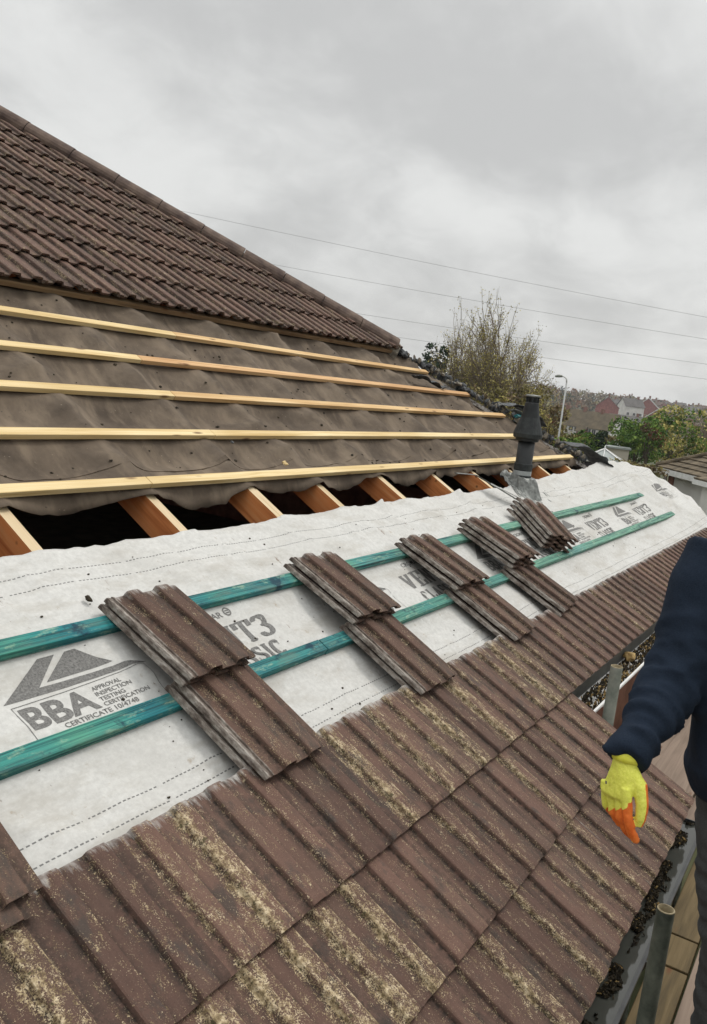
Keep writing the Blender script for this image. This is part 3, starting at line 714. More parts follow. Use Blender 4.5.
# ------------------------------------------------------------------ flue
P = dp(521, 482, 6.75)
fl = thing('flue_terminal', 'black conical flue terminal rising through crumpled grey flashing by the rafters', 'flue', P)
def lathe(prof, n=28, off=(0, 0, 0)):
    mb = MB(); mb.loft([[(off[0] + r * cos(2 * pi * k / n), off[1] + r * sin(2 * pi * k / n), off[2] + z) for k in range(n)] for r, z in prof]); return mb
lathe([(.066, -.30), (.066, .40)]).build('pipe', M['flue'], fl, smooth=True)
for z0 in (.0, .095):
    lathe([(.070, z0), (.0735, z0 + .006), (.0735, z0 + .05), (.070, z0 + .056)]).build('pipe_collar', M['flue_worn'], fl)
lathe([(.0705, .058), (.071, .0585), (.071, .092), (.0705, .0925)]).build('pale_tape', M['poly_tape'], fl)
lathe([(.076, .325), (.09, .33), (.096, .362)]).build('cowl_neck', M['flue'], fl)
lathe([(.104, .350), (.112, .357), (.115, .385), (.110, .40), (.076, .505), (.074, .512)]).build('cowl_skirt', M['flue_worn'], fl)
lathe([(.072, .512), (.053, .625), (.050, .63)]).build('cowl', M['flue'], fl)
lathe([(.034, .62), (.034, .672)], 14).build('cowl_core', M['flue'], fl)
for k in range(9):
    a = 2 * pi * k / 9; b = MB(); b.box((-.005, -.004, .625), (.005, .004, .675)); b.build('cowl_fin', M['flue_worn'], fl, (.046 * cos(a), .046 * sin(a), 0), (0, 0, a))
lathe([(.054, .673), (.060, .677), (.060, .684), (.045, .690), (.002, .692)]).build('cowl_cap', M['lead'], fl)
mb = MB(); n = 56; vs = []; nr_ = 18
for j in range(nr_ + 1):
    tt = j / nr_
    for k in range(n):
        a = 2 * pi * k / n; ext = .10 + .24 * max(0, -sin(a)) ** .7 + .05 * max(0, cos(a)); r = .068 + ext * tt
        r *= 1 + .16 * noise.noise(Vector((cos(a) * 2.2, sin(a) * 2.2, 2))) * tt
        x, y = cos(a) * r, sin(a) * r; zsl = y * math.tan(TH) - .035
        pipez = .01 * (1 - tt); base = zsl * min(1, tt * 3.2) + (1 - min(1, tt * 3.2)) * .03
        cr_ = .030 * min(1, tt * 4) * (noise.noise(Vector((x * 13, y * 13, 3))) + .8 * (1 - abs(noise.noise(Vector((x * 24, y * 24, 9)))) * 3)) * .55
        vs.append((x, y, base + cr_ + .045 * math.exp(-((tt - .12) / .1) ** 2)))
mb.add(vs, [(j * n + k, (j + 1) * n + k, (j + 1) * n + (k + 1) % n, j * n + (k + 1) % n) for j in range(nr_) for k in range(n)])
fo = mb.build('flashing', M['lead'], fl); fo['label'] = 'crumpled grey metal flashing'
md = fo.modifiers.new('s', 'SOLIDIFY'); md.thickness = .003
# the metal trim strip lying left of the flashing
mb = MB(); a = [dp(487, 470, 6.3), dp(500, 482, 6.25), dp(512, 492, 6.2), dp(528, 506, 6.0)]
a = [R2W(5.45, 1.60, .02), R2W(5.62, 1.53, .05), R2W(5.78, 1.38, .035), R2W(5.9, 1.2, .03)]
mb.tube([q - a[0] for q in a], (.004, .022), 6); o = mb.build('metal_strip', M['lead'], None, a[0]); tag(o, 'bent grey metal strip lying up the slope left of the flue', 'metal strip')
mb = MB(); a = [R2W(5.70, 1.42, .05), R2W(5.80, 1.32, .05), R2W(5.96, 1.2, .04)]
mb.tube([q - a[0] for q in a], (.004, .03), 6); o = mb.build('metal_strip', M['white'], None, a[0]); tag(o, 'short white-faced strip between the flue flashing and the skewed tile pile', 'metal strip')

# ------------------------------------------------------------------ scraps along the bare hip
def chunk(s, seed, flat=.5, sub=2):
    bm = bmesh.new(); bmesh.ops.create_icosphere(bm, subdivisions=sub, radius=1)
    for q in bm.verts:
        d = 1 + .55 * noise.noise(q.co * 1.7 + Vector((seed, 0, 0))); q.co = Vector((q.co.x * s * d, q.co.y * s * d * .7, q.co.z * s * d * flat))
    vs = [q.co.copy() for q in bm.verts]; fs = [[l.index for l in f.verts] for f in bm.faces]; bm.free(); return vs, fs
rub = MB()
for i in range(260):
    v = random.uniform(1.66, 3.5); h = hipu(v) + .02 + random.gauss(0, .045); c = R2W(h, v, random.uniform(.0, .05) - max(0, h - hipu(v) - .02) * .6)
    vs, fs = chunk(random.uniform(.012, .042), i, .45); rot = Euler((random.random() * 2, random.random() * 2, random.random() * 6)).to_matrix()
    rub.add([rot @ q + c for q in vs], fs, mi=random.choice((0, 0, 1)))
tag(rub.build('mortar_rubble', [M['scrap'], M['mortar']]), 'broken mortar and tile rubble along the stripped hip', 'rubble', kind='stuff')
def sheet(name, pts, wd, mat, label, cat='felt scrap', seed=1, th=.004):
    mb = MB(); rings = []; n = 10; c0 = Vector(pts[0])
    P_ = [Vector(p) for p in pts]; tot = len(P_) - 1
    for i in range(17):
        t = i / 16 * tot; k = min(int(t), tot - 1); p = P_[k].lerp(P_[k + 1], t - k)
        d = (P_[k + 1] - P_[k]).normalized(); s = d.cross(Vector((0, 0, 1))).normalized()
        rings.append([(p + s * wd * ((j / (n - 1)) - .5) * (1 + .3 * noise.noise(Vector((i * .4, seed, 0)))) + Vector((0, 0, .035 * noise.noise(Vector((i * .35, j * .4, seed)))))) - c0 for j in range(n)])
    mb.loft(rings, False, closed=False); o = mb.build(name, mat, None, c0, smooth=True)
    md = o.modifiers.new('s', 'SOLIDIFY'); md.thickness = th; tag(o, label, cat); return o
sheet('felt_scrap', [R2W(8.22, 2.62, .02), R2W(8.30, 2.45, .11), R2W(8.42, 2.30, .10), R2W(8.5, 2.2, .03)], .30, M['scrap'], 'curled black felt scrap on the hip above the flue', seed=2)
sheet('felt_scrap', [R2W(8.05, 2.55, .03), R2W(8.2, 2.4, .07), R2W(8.4, 2.3, .05)], .16, M['lead'], 'grey curled scrap under the black one on the hip', seed=5)
mb = MB(); a, b = R2W(8.1, 2.33, .055), R2W(8.75, 2.38, .05); mb.tube([Vector((0, 0, 0)), b - a], (.02, .03), 4); tag(mb.build('batten_offcut', M['green'], None, a), 'short green batten offcut poking over the hip', 'timber offcut')
sheet('felt_scrap', [R2W(6.95, 2.98, .02), R2W(7.1, 2.9, .03), R2W(7.25, 2.8, .02)], .12, M['scrap'], 'small dark torn flap between the two topmost pale battens', seed=8)
sheet('plastic_sheet', [R2W(8.6, 1.95, .02), R2W(8.85, 1.8, .08), R2W(9.0, 1.66, .05), R2W(9.15, 1.55, -.02)], .28, M['scrap'], 'crumpled dark plastic draped over the hip right of the flue', 'plastic sheet', 3)
for i, (u, v, s, mt, lb) in enumerate([(3.67, 1.81, .017, 'pine', 'pale wood chip resting on the felt above the lowest pale batten'), (3.42, 2.0, .010, 'scrap', 'small black crumb on the felt left of the pale wood chip'),
                                       (1.87, 1.16, .014, 'debris', 'dark moss lump beside the blue-green batten left of the nearest tile stack')]):
    vs, fs = chunk(s, i + 50, .6); mb = MB(); mb.add([Vector((q.x * .7, q.y * 1.6, q.z)) for q in vs], fs)
    o = mb.build(['wood_chip', 'crumb', 'moss_lump'][i], M[mt], None, R2W(u, v, .004), (TH, 0, 0)); tag(o, lb, ['wood chip', 'crumb', 'moss'][i])
# crumbs of moss scattered over the felt and the membrane
cb = MB()
for i in range(420):
    if random.random() < .62: u, v = random.uniform(1.5, 8.6), random.uniform(1.8, 3.35); w_ = felt_w(u, v) + .003; s = random.uniform(.003, .011)
    else: u, v = random.uniform(1.0, 8.0), random.uniform(.42, 1.36); w_ = mem_w(u, v) + .002; s = random.uniform(.002, .006)
    if abs((v / .345) % 1 - .5) > .42 or u > hipu(v) - .1: continue
    vs, fs = chunk(s, i, .5); c = Vector((u, v, w_)); cb.add([RX @ (q + c) for q in vs], fs)
tag(cb.build('moss_crumbs', M['debris']), 'dark moss crumbs scattered over felt and membrane', 'moss crumbs', kind='stuff')

# ------------------------------------------------------------------ gutter litter
lit = MB()
for i in range(4200):
    x = random.uniform(1.6, 3.88); d = abs(random.gauss(0, 1)); y = -.628 - min(.06, d * .014) + .018 * noise.noise(Vector((x * 6, 0, 0))) * 2
    if noise.noise(Vector((x * 9, y * 9, 0))) < -.18: continue
    vs, fs = chunk(random.uniform(.003, .0085), i, .35, 1); ro = Euler((random.random(), random.random(), random.random() * 6)).to_matrix(); lit.add([ro @ Vector((q.x * 1.7, q.y, q.z)) + Vector((x, y, -.419 + random.random() * .012)) for q in vs], fs, mi=0 if random.random() < .96 else 1)
tag(lit.build('gutter_moss', [M['debris'], M['leafc']]), 'dark moss and silt lying in the black gutter', 'moss', kind='stuff')
lit = MB()
for i in range(2200):
    x = random.uniform(3.95, 8); y = random.uniform(-.13, -.022); vs, fs = chunk(random.uniform(.004, .013), i + 7, .4, 1)
    lit.add([q + Vector((x, y, -.105 + random.random() * .022)) for q in vs], fs, mi=0 if random.random() < .8 else 1)
tag(lit.build('gutter_leaves', [M['debris'], M['leafc']]), 'rotting leaves filling the white gutter', 'leaves', kind='stuff')
vs, fs = chunk(.05, 77, .5); mb = MB(); mb.add(vs, fs); tag(mb.build('dead_leaf', M['leafc'], None, (5.0, -.06, -.055)), 'yellow-brown dead leaf clump at the far tiles beyond the short pole', 'leaf')

# ------------------------------------------------------------------ scaffold
sc = thing('scaffold', 'weathered steel scaffold tubes standing along the eaves', 'scaffold', (2.42, -.79, GZ))
def pole(x, y, z1, label, r=.0245, mt='galv_dark'):
    mb = MB(); n = 24; z0 = GZ; rings = []
    for rr, z in ((r, z0), (r, z1 - .002), (r - .001, z1), (r - .004, z1), (r - .004, z1 - .12)):
        rings.append([(x - 2.42 + rr * cos(2 * pi * k / n), y + .79 + rr * sin(2 * pi * k / n), z - GZ) for k in range(n)])
    mb.loft(rings, False); mb.mi[-3 * n:] = [1] * (3 * n)
    o = mb.build('upright_tube', [M[mt], M['brass']], sc, smooth=True); o['label'] = label
    return o
pole(2.40, -.787, -.004, 'short weathered green-grey upright beside the black gutter')
pole(4.05, -.197, .150, 'pale galvanised upright rising beyond the projecting tiles', .0285, 'galv')
for x in (.6, 5.9, 7.8): pole(x, -.787 if x < 3.9 else -.25, -.35, 'upright tube')
for x in (.4, 2.3, 4.2, 6.1, 8.0):
    mb = MB(); mb.tube([(x - 2.42, -1.6 + .0, -.52 - GZ), (x - 2.42, .79 - (.80 if x < 4 else .26), -.52 - GZ)], .0242, 14); mb.build('transom_tube', M['galv'], sc, smooth=True)
mb = MB(); mb.tube([(-3, -1.5, -.57 - GZ), (8, -1.5, -.57 - GZ)], .0242, 14); mb.build('ledger_tube', M['galv'], sc, smooth=True)
for x in (-.2, 2.2, 4.6, 7): pole(x, -2.29, 1.0, 'outer upright tube', .0242, 'galv')
BZ = -.45
def board(x0, x1, y0, wd, mat, label, z=BZ, grp='scaffold boards laid along the eaves'):
    mb = MB(); mb.box((-(x1 - x0) / 2, 0, -.038), ((x1 - x0) / 2, wd, 0)); o = bevel(mb.build('scaffold_board', mat, None, ((x0 + x1) / 2, y0, z + random.uniform(-.004, .002)), (0, random.uniform(-.0015, .0015), random.uniform(-.002, .002))), .003)
    for q in (() if wd < .12 or x0 > 3.9 and x0 < 4 else (-(x1 - x0) / 2 + .02, (x1 - x0) / 2 - .06)):
        b = MB(); b.box((q, -.002, -.040), (q + .04, wd + .002, .0015)); b.build('end_band', M['galv'], o)
    tag(o, label, 'scaffold board', grp)
bn = ['first', 'second', 'third', 'fourth', 'fifth']
for i in range(5):
    board(-1.7, 2.2, -1.075 - i * .235, .228, M['board'], f'near length of the {bn[i]} brown board outward from the mossy board')
    board(2.21, 6.10, -1.075 - i * .235, .228, M['board'], f'far length of the {bn[i]} brown board outward from the mossy board')
    board(6.11, 10.0, -1.075 - i * .235, .228, M['board'], f'farthest length of the {bn[i]} brown board outward from the mossy board')
board(1.2, 2.86, -.836, .116, M['board_moss'], 'near piece of the narrow mossy yellow board beside the gutter', BZ - .01)
board(2.87, 3.06, -.836, .116, M['board_moss'], 'short middle piece of the narrow mossy yellow board', BZ - .012)
board(3.07, 3.92, -.836, .116, M['board_moss'], 'farthest piece of the narrow mossy yellow board', BZ - .01)
board(3.98, 7.9, -.84, .228, M['board'], 'outermost of the extra boards beyond the projecting tiles')
board(3.98, 7.9, -.605, .228, M['board'], 'middle extra board beyond the projecting tiles')
board(3.98, 7.9, -.37, .14, M['board'], 'innermost extra board, beside the pale upright tube', BZ - .02)
mb = MB(); pts = [Vector((4.75, -.55, -.438)), Vector((4.9, -.54, -.435)), Vector((5.1, -.58, -.436)), Vector((5.35, -.555, -.437)), Vector((5.6, -.60, -.438))]
mb.tube([q - pts[0] for q in pts], .006, 6); tag(mb.build('strap', M['gutter_black'], None, pts[0]), 'thin black strap lying on the boards behind the worker', 'strap')
# ------------------------------------------------------------------ the worker
rh = Vector((RT.x, RT.y, 0)).normalized(); fh = Vector((-rh.y, rh.x, 0)); fh = fh if fh.dot(-FW) > 0 else -fh
c0 = dp(768, 700, 2.08); BASE = Vector((c0.x, c0.y, BZ))
def PB(a, b, c): return BASE + rh * a + fh * b + Vector((0, 0, c))
person = thing('person', 'worker in navy sweatshirt, charcoal trousers and yellow and orange gloves standing on the boards', 'person', BASE)
def L(p): return Vector(p) - BASE
def ell(mb, c, ra, rb, rc, n=16):
    rings = []
    for i in range(1, 10):
        t = pi * i / 10; rings.append([L(c) + rh * (ra * sin(t) * cos(2 * pi * k / n)) + fh * (rb * sin(t) * sin(2 * pi * k / n)) + Vector((0, 0, rc * cos(t))) for k in range(n)])
    mb.loft(rings)
def trunk(mb, rows, n=24):
    mb.loft([[L(PB(a + rx * cos(2 * pi * k / n), b + ry * sin(2 * pi * k / n), c)) for k in range(n)] for a, b, rx, ry, c in rows])
armR = [dp(720, 550, 2.09), dp(702, 588, 2.08), dp(686, 640, 2.07), dp(672, 682, 2.05), dp(655, 712, 2.0), dp(639, 735, 1.96), dp(627, 755, 1.93)]
axis0 = PB(0, 0, 0)
def mir(p): d = p - axis0; return p - rh * (2 * d.dot(rh)) 
armL = [mir(p) for p in armR]
# body (skin): one continuous mesh
mb = MB()
trunk(mb, [(.04, 0, .15, .10, .86), (.03, 0, .15, .10, 1.0), (.015, 0, .135, .095, 1.12), (0, 0, .16, .11, 1.3), (0, 0, .165, .09, 1.42), (0, 0, .10, .07, 1.48), (0, -.005, .058, .058, 1.52), (0, .01, .055, .06, 1.62)])
ell(mb, PB(0, .015, 1.70), .078, .095, .118); ell(mb, PB(0, .035, 1.645), .058, .062, .062)
ell(mb, PB(0, .118, 1.685), .013, .022, .024, 8); ell(mb, PB(0, .10, 1.650), .026, .016, .010, 8)
for s in (-1, 1):
    ell(mb, PB(s * .080, .005, 1.69), .012, .02, .032, 8)
    ell(mb, PB(s * .03, .088, 1.722), .024, .02, .009, 8)
for arm in (armR, armL): mb.tube([L(q) for q in arm], [.052, .050, .045, .042, .040, .034, .028], 14)
legs = []
for s, kx in ((-1, -.055), (1, .21)):
    hip = PB(.052 + s * .085, 0, .90); kn = PB(kx + .07, .03, .48); an = PB(kx + .12, -.03, .08); legs.append((hip, kn, an, s, kx))
    mb.tube([L(hip), L(hip.lerp(kn, .5)), L(kn), L(kn.lerp(an, .35)), L(an)], [.085, .075, .055, .055, .038], 14)
    mb.tube([L(an) + Vector((0, 0, -.03)), L(an) + Vector((0, 0, -.04)) + fh * .14], [.035, .03], 10)
body = mb.build('body', M['skin'], person); remesh(body, .010, 3)
for s in (-1, 1):
    e_ = MB(); ell(e_, PB(s * .031, .088, 1.705), .012, .012, .009, 10); e_.build('eye', M['white'], body, smooth=True)
    e_ = MB(); ell(e_, PB(s * .031, .099, 1.705), .005, .003, .005, 8); e_.build('iris', M['gutter_black'], body, smooth=True)
mb = MB(); ell(mb, PB(0, -.008, 1.725), .088, .103, .110); ell(mb, PB(0, -.03, 1.68), .082, .078, .10)
hr = mb.build('hair', M['hair'], person); remesh(hr, .010, 3)
hn = [q.normal.copy() for q in hr.data.vertices]
for q, qn in zip(hr.data.vertices, hn):
    p = q.co + BASE - PB(0, 0, 0); 
    if p.dot(fh) > .055 and p.z < 1.755: q.co -= fh * (p.dot(fh) - .05)
    q.co += qn * .004 * noise.noise(q.co * 60)
# sweatshirt
mb = MB()
trunk(mb, [(.04, 0, .176, .135, .885), (.038, 0, .190, .145, .90), (.03, 0, .198, .15, .94), (.012, 0, .186, .14, 1.08), (.0, 0, .192, .135, 1.22), (0, 0, .20, .135, 1.34), (0, 0, .205, .115, 1.43), (0, -.005, .15, .10, 1.485), (0, -.005, .082, .078, 1.52), (0, -.002, .072, .072, 1.55)])
for arm in (armR, armL):
    P_ = [L(q) for q in arm]
    mb.tube(P_[:-1] + [P_[-1]], [.080, .078, .073, .068, .060, .050, .047], 20)
sw = mb.build('sweatshirt', M['navy'], person)
# flared cuff
mb2 = MB(); a = L(armR[-2]); b_ = L(armR[-1]); d = (b_ - a).normalized()
mb.v, mb.f, mb.mi = mb.v, mb.f, mb.mi
bpy.data.objects.remove(sw)
mb.tube([a.lerp(b_, .5), b_ + d * .004, b_ + d * .012], [.048, .052, .050], 20)
fl_ = [L(dp(634, 744, 1.93)), L(dp(617, 748, 1.92)), L(dp(602, 749, 1.93))]; mb.tube(fl_, [.030, .020, .010], 12)
sw = mb.build('sweatshirt', M['navy'], person); remesh(sw, .0075, 5)
def near(p, chain):
    best = (9, 0)
    for i in range(len(chain) - 1):
        a, b_ = chain[i], chain[i + 1]; ab = b_ - a; t = max(0, min(1, (p - a).dot(ab) / ab.length_squared)); d = (p - a - ab * t).length
        if d < best[0]: best = (d, i + t)
    return best
ch = [[L(q) for q in armR], [L(q) for q in armL]]
hn = [q.normal.copy() for q in sw.data.vertices]
for q, qn in zip(sw.data.vertices, hn):
    w_ = BASE + q.co; dis = 0
    for c_ in ch:
        d, t = near(q.co, c_)
        if d < .11:
            k = max(0, min(1, (t - 1.0) / 1.8)); an_ = Vector((q.co.x * 5.5, q.co.y * 5.5, 0))
            n1_ = noise.noise(Vector((an_.x, an_.y, t * 1.9 + q.co.z * 3))); n2_ = noise.noise(Vector((an_.x * 1.6 + 7, an_.y * 1.6, t * 3.6)))
            dis += k * (.020 * max(0, 1 - abs(n1_) * 4) - .006 + .010 * max(0, 1 - abs(n2_) * 4) + .003 * noise.noise(q.co * 30)) * (1 if t < 5.4 else .25)
            dis += (1 - k) * .008 * noise.noise(Vector((q.co.x * 7, q.co.y * 7, q.co.z * 12)))
            break
    else:
        z = q.co.z; dis += .010 * noise.noise(Vector((q.co.x * 6, q.co.y * 6, z * 4))) + .006 * (1 - abs(noise.noise(Vector((q.co.x * 8, q.co.y * 8, z * 7 + 4))) * 3))
        if z < .97: dis += .004 * sin(z * 60)
    q.co += qn * dis * .85
bm = bmesh.new(); bm.from_mesh(sw.data)
for _ in range(3): bmesh.ops.smooth_vert(bm, verts=bm.verts, factor=.4, use_axis_x=True, use_axis_y=True, use_axis_z=True)
bm.to_mesh(sw.data); bm.free()
# trousers
mb = MB()
trunk(mb, [(.055, 0, .142, .115, .77), (.048, 0, .160, .125, .86), (.045, 0, .160, .124, .97), (.045, 0, .152, .118, 1.0)])
for hip, kn, an, s, kx in legs:
    P_ = [hip, hip.lerp(kn, .5), kn, kn.lerp(an, .5), an + Vector((0, 0, .01))]
    mb.tube([L(q) for q in P_], [.092, .086, .070, .066, .062], 20)
tr = mb.build('trousers', M['jean'], person); remesh(tr, .009, 4)
hn = [q.normal.copy() for q in tr.data.vertices]
for q, qn in zip(tr.data.vertices, hn):
    z = q.co.z; q.co += qn * (.009 * noise.noise(Vector((q.co.x * 7, q.co.y * 7, z * 13))) + .005 * (1 - abs(noise.noise(Vector((q.co.x * 9, q.co.y * 9, z * 22))) * 3)))
for hip, kn, an, s, kx in legs:
    mb = MB(); o = L(an); mb.tube([o + Vector((0, 0, .10)), o + Vector((0, 0, .02)), o + Vector((0, 0, -.025))], [.052, .055, .055], 14)
    mb.tube([o - fh * .06 + Vector((0, 0, -.035)), o + fh * .06 + Vector((0, 0, -.035)), o + fh * .17 + Vector((0, 0, -.045)), o + fh * .20 + Vector((0, 0, -.05))], [(.042, .045), (.042, .05), (.030, .048), (.02, .03)], 14, side=Vector((0, 0, 1)))
    b_ = mb.build('boot', M['boot'], person); remesh(b_, .008, 3)
    sl_ = MB(); sl_.tube([o - fh * .075 + Vector((0, 0, -.072)), o + fh * .08 + Vector((0, 0, -.072)), o + fh * .205 + Vector((0, 0, -.072))], [(.008, .045), (.008, .052), (.008, .038)], 10, side=Vector((0, 0, 1))); sl_.build('sole', M['gutter_black'], b_)
# gloves: palm, five bent digits, cuff
def glove(org, sgn, label):
    X, Y, Z = (RT * sgn), UP, -FW
    if sgn < 0: X = -rh; Y = Vector((0, 0, 1)); Z = fh
    T = lambda p: L(org) + X * p[0] + Y * p[1] + Z * p[2]
    wa = Vector((.42, 0, .907)); pd = Vector((.907, 0, -.42)); dn = Vector((0, -1, 0))
    mb = MB(); K = Vector((-.024, -.080, 0))
    palm = [(Vector((0.002, .012, 0)), .028, .027), (Vector((-.002, -.012, 0)), .030, .028), (Vector((-.006, -.035, 0)), .038, .028), (Vector((-.015, -.060, 0)), .042, .023), (K, .042, .017), (K + Vector((0, -.008, 0)), .038, .011)]
    n = 20; mb.loft([[T(c + wa * (rw * cos(2 * pi * k / n)) + pd * (rt_ * sin(2 * pi * k / n))) for k in range(n)] for c, rw, rt_ in palm])
    for j, (off, ln, c1, c2, c3) in enumerate([(.034, 1.05, 0, 18, 34), (.012, 1.14, 3, 28, 46), (-.011, 1.08, 6, 36, 58), (-.033, .9, 9, 42, 66)]):
        p = K + wa * off + Vector((0, .004, 0)); pts = [p - dn * .02, p]
        for a, l in ((c1, .046), (c2, .030), (c3, .024)):
            a = radians(a); p = p + (dn * cos(a) + pd * sin(a) + wa * (-.02 * (j - 1.5))).normalized() * l * ln; pts.append(p)
        r = [.0118, .0118, .0114, .0108, .0096]; r = [q * (1 if j < 3 else .88) for q in r]
        pts = [q + wa * .0022 * (1.5 - j) * min(1, 2 * n_ / 4) for n_, q in enumerate(pts)]; mb.tube([T(q) for q in pts], r, 12)
        q = pts[-1]; rr = r[-1]; mb.tube([T(q - (pts[-1] - pts[-2]).normalized() * .006), T(q + (pts[-1] - pts[-2]).normalized() * .006)], [rr, rr * .55], 10)
    th = [Vector((.008, -.028, .014)), Vector((.022, -.055, .030)), Vector((.024, -.090, .038)), Vector((.020, -.122, .038)), Vector((.018, -.140, .034))]
    mb.tube([T(q) for q in th], [.018, .0175, .0142, .0125, .0085], 14)
    o = mb.build('glove', M['glove'], person); remesh(o, .0026, 5, .5)
    o['label'] = label
    a = o.data.attributes.new('pal', 'FLOAT', 'POINT'); val = []
    PDW = X * pd.x + Z * pd.z
    hn = [q.normal.copy() for q in o.data.vertices]; XW = X
    for q, qn in zip(o.data.vertices, hn):
        d = q.co - L(org); x = d.dot(X); y = d.dot(Y); z = d.dot(Z); nx_ = qn.dot(XW); nn = qn.dot(PDW)
        thumb = z > .012 and x > .004 and y < -.045
        if thumb: v = .5 + (nx_ - .45) * 2.2 + max(0, -y - .122) * 45
        elif y < -.085: v = .5 + (x + .010 + .026 * max(0, min(1, (-y - .092) / .03))) * 90 + max(0, -y - .150) * 80
        else: v = .5 + (nn - .55) * 2 - max(0, y + .035) * 30
        val.append(max(0, min(1, v)))
        q.co += qn * (.0012 * noise.noise(q.co * 70) + .0006 * noise.noise(q.co * 220))
    a.data.foreach_set('value', val)
    mb = MB(); c = [Vector((.003, .020, 0)), Vector((.002, .006, 0)), Vector((.000, -.004, 0))]
    mb.tube([T(q) for q in c], [.0300, .0325, .0315], 24); cf = mb.build('glove_cuff', M['glove_cuff'], o, smooth=True)
    if sgn > 0:
        for (x, y) in ((-.043, -.052), (-.057, -.080)):
            bb = MB(); cc_ = Vector((x, y, .002)); e1 = wa * .0025; e2 = Vector((0, .0035, 0))
            nn_ = -pd * .012
            bb.add([T(cc_ + nn_ * .3 + e1 * i + e2 * j) for i, j in ((-1, -1), (1, -1), (1, 1), (-1, 1))], [(0, 1, 2, 3)]); bb.build('glove_print', M['ink'], o)
    return o
glove(dp(626, 759, 1.93), 1, 'yellow glove with orange palm, fingers curled')
glove(armL[-1] + Vector((0, 0, -.0)), -1, 'second yellow and orange glove')
# ------------------------------------------------------------------ background
def leafmat(name, a, b2, c3):
    m, t, b = newmat(name, .75, .2)
    oi = noisen(t, 1.7, 3, .6)
    t.links.new(ramp(t, oi, [(.32, a), (.5, b2), (.68, c3)]), b.inputs['Base Color'])
    b.inputs['Subsurface Weight'].default_value = 0
    return m
M['lf_green'] = leafmat('leaf_green', (.035, .08, .014, 1), (.10, .19, .03, 1), (.24, .30, .05, 1))
M['lf_dark'] = leafmat('leaf_dark', (.010, .022, .012, 1), (.02, .04, .018, 1), (.035, .06, .025, 1))
M['lf_yel'] = leafmat('leaf_yellow', (.30, .27, .07, 1), (.46, .40, .12, 1), (.58, .50, .2, 1))
M['lf_brn'] = leafmat('leaf_brown', (.09, .065, .035, 1), (.17, .12, .065, 1), (.25, .18, .10, 1))
M['lf_olive'] = leafmat('leaf_olive', (.11, .10, .035, 1), (.2, .175, .06, 1), (.3, .25, .10, 1))
M['lf_rust'] = leafmat('leaf_rust', (.12, .05, .02, 1), (.2, .09, .04, 1), (.26, .13, .06, 1))
M['bark'] = simple('bark', (.055, .045, .032, 1), (.15, .125, .09, 1), 3, .9, .3)
M['twig'] = simple('twig', (.14, .11, .08, 1), (.27, .215, .155, 1), 2, .9, 0)
def leafquad(mb, c, s, mi=0):
    a = Vector((random.gauss(0, 1), random.gauss(0, 1), random.gauss(0, 1))).normalized(); b = a.orthogonal().normalized(); b = Matrix.Rotation(random.random() * 6.28, 3, a) @ b; d = a.cross(b)
    mb.add([c + b * s, c + d * s * .6, c - b * s, c - d * s * .6], [(0, 1, 2, 3)], mi=mi)
def crown(mb, c, rx, rz, n, s, mis, lumps=9, seed=0, hollow=.35):
    R_ = random.Random(seed); L_ = []
    for i in range(lumps):
        a = R_.random() * 6.28; e_ = R_.uniform(-.9, 1); rr = R_.uniform(.35, .72); L_.append((Vector((cos(a) * rx * rr * math.sqrt(1 - .6 * e_ * e_), sin(a) * rx * rr, e_ * rz * .62)), R_.uniform(.3, .5), R_.choice(mis)))
    for i in range(n):
        l, r, mi = R_.choice(L_); d = Vector((random.gauss(0, 1), random.gauss(0, 1), random.gauss(0, 1))).normalized() * (random.uniform(hollow, 1) ** .5)
        p = c + l + Vector((d.x * rx * r, d.y * rx * r, d.z * rz * r))
        if noise.noise(p * (2.2 / rx)) < -.22: continue
        leafquad(mb, p, s * random.uniform(.6, 1.3), mi if random.random() < .8 else random.choice(mis))
def ground_at(p): return terrain(p.x, p.y)
def leafy_tree(name, px, ytop, ybot, wpx, D, mats, label, n=3500, s=.10, cat='tree', trunk_=True, lumps=11, group=None, frac=.12):
    top = dp(px, ytop, D); bot = dp(px, ybot, D); gz = min(ground_at(top), bot.z - .2); B = Vector((bot.x, bot.y, gz)); r = wpx * D / FPX / 2; rz = (top.z - bot.z) / 2
    t = thing(name, label, cat, B, group=group); c = Vector((0, 0, (top.z + bot.z) / 2 - gz))
    mb = MB(); crown(mb, c, r * 1.25, rz * 1.25, n, s, list(range(len(mats))), lumps, seed=int(px)); mb.build('crown', [M[m] for m in mats], t)
    tk = MB(); h = c.z; tk.tube([(0, 0, -.3), (.05, 0, h * .5), (0, .05, h)], [.05 * h * .5 + .04, .04 * h * .5 + .03, .03], 8)
    for k in range(7):
        a = k * .9; tk.tube([(0, 0, h * .55), (cos(a) * r * .4, sin(a) * r * .4, h * .8), (cos(a) * r * .8, sin(a) * r * .8, h + rz * .4 * sin(k * 2))], [.05, .035, .012], 5)
    tk.build('trunk', M['bark'], t); return t
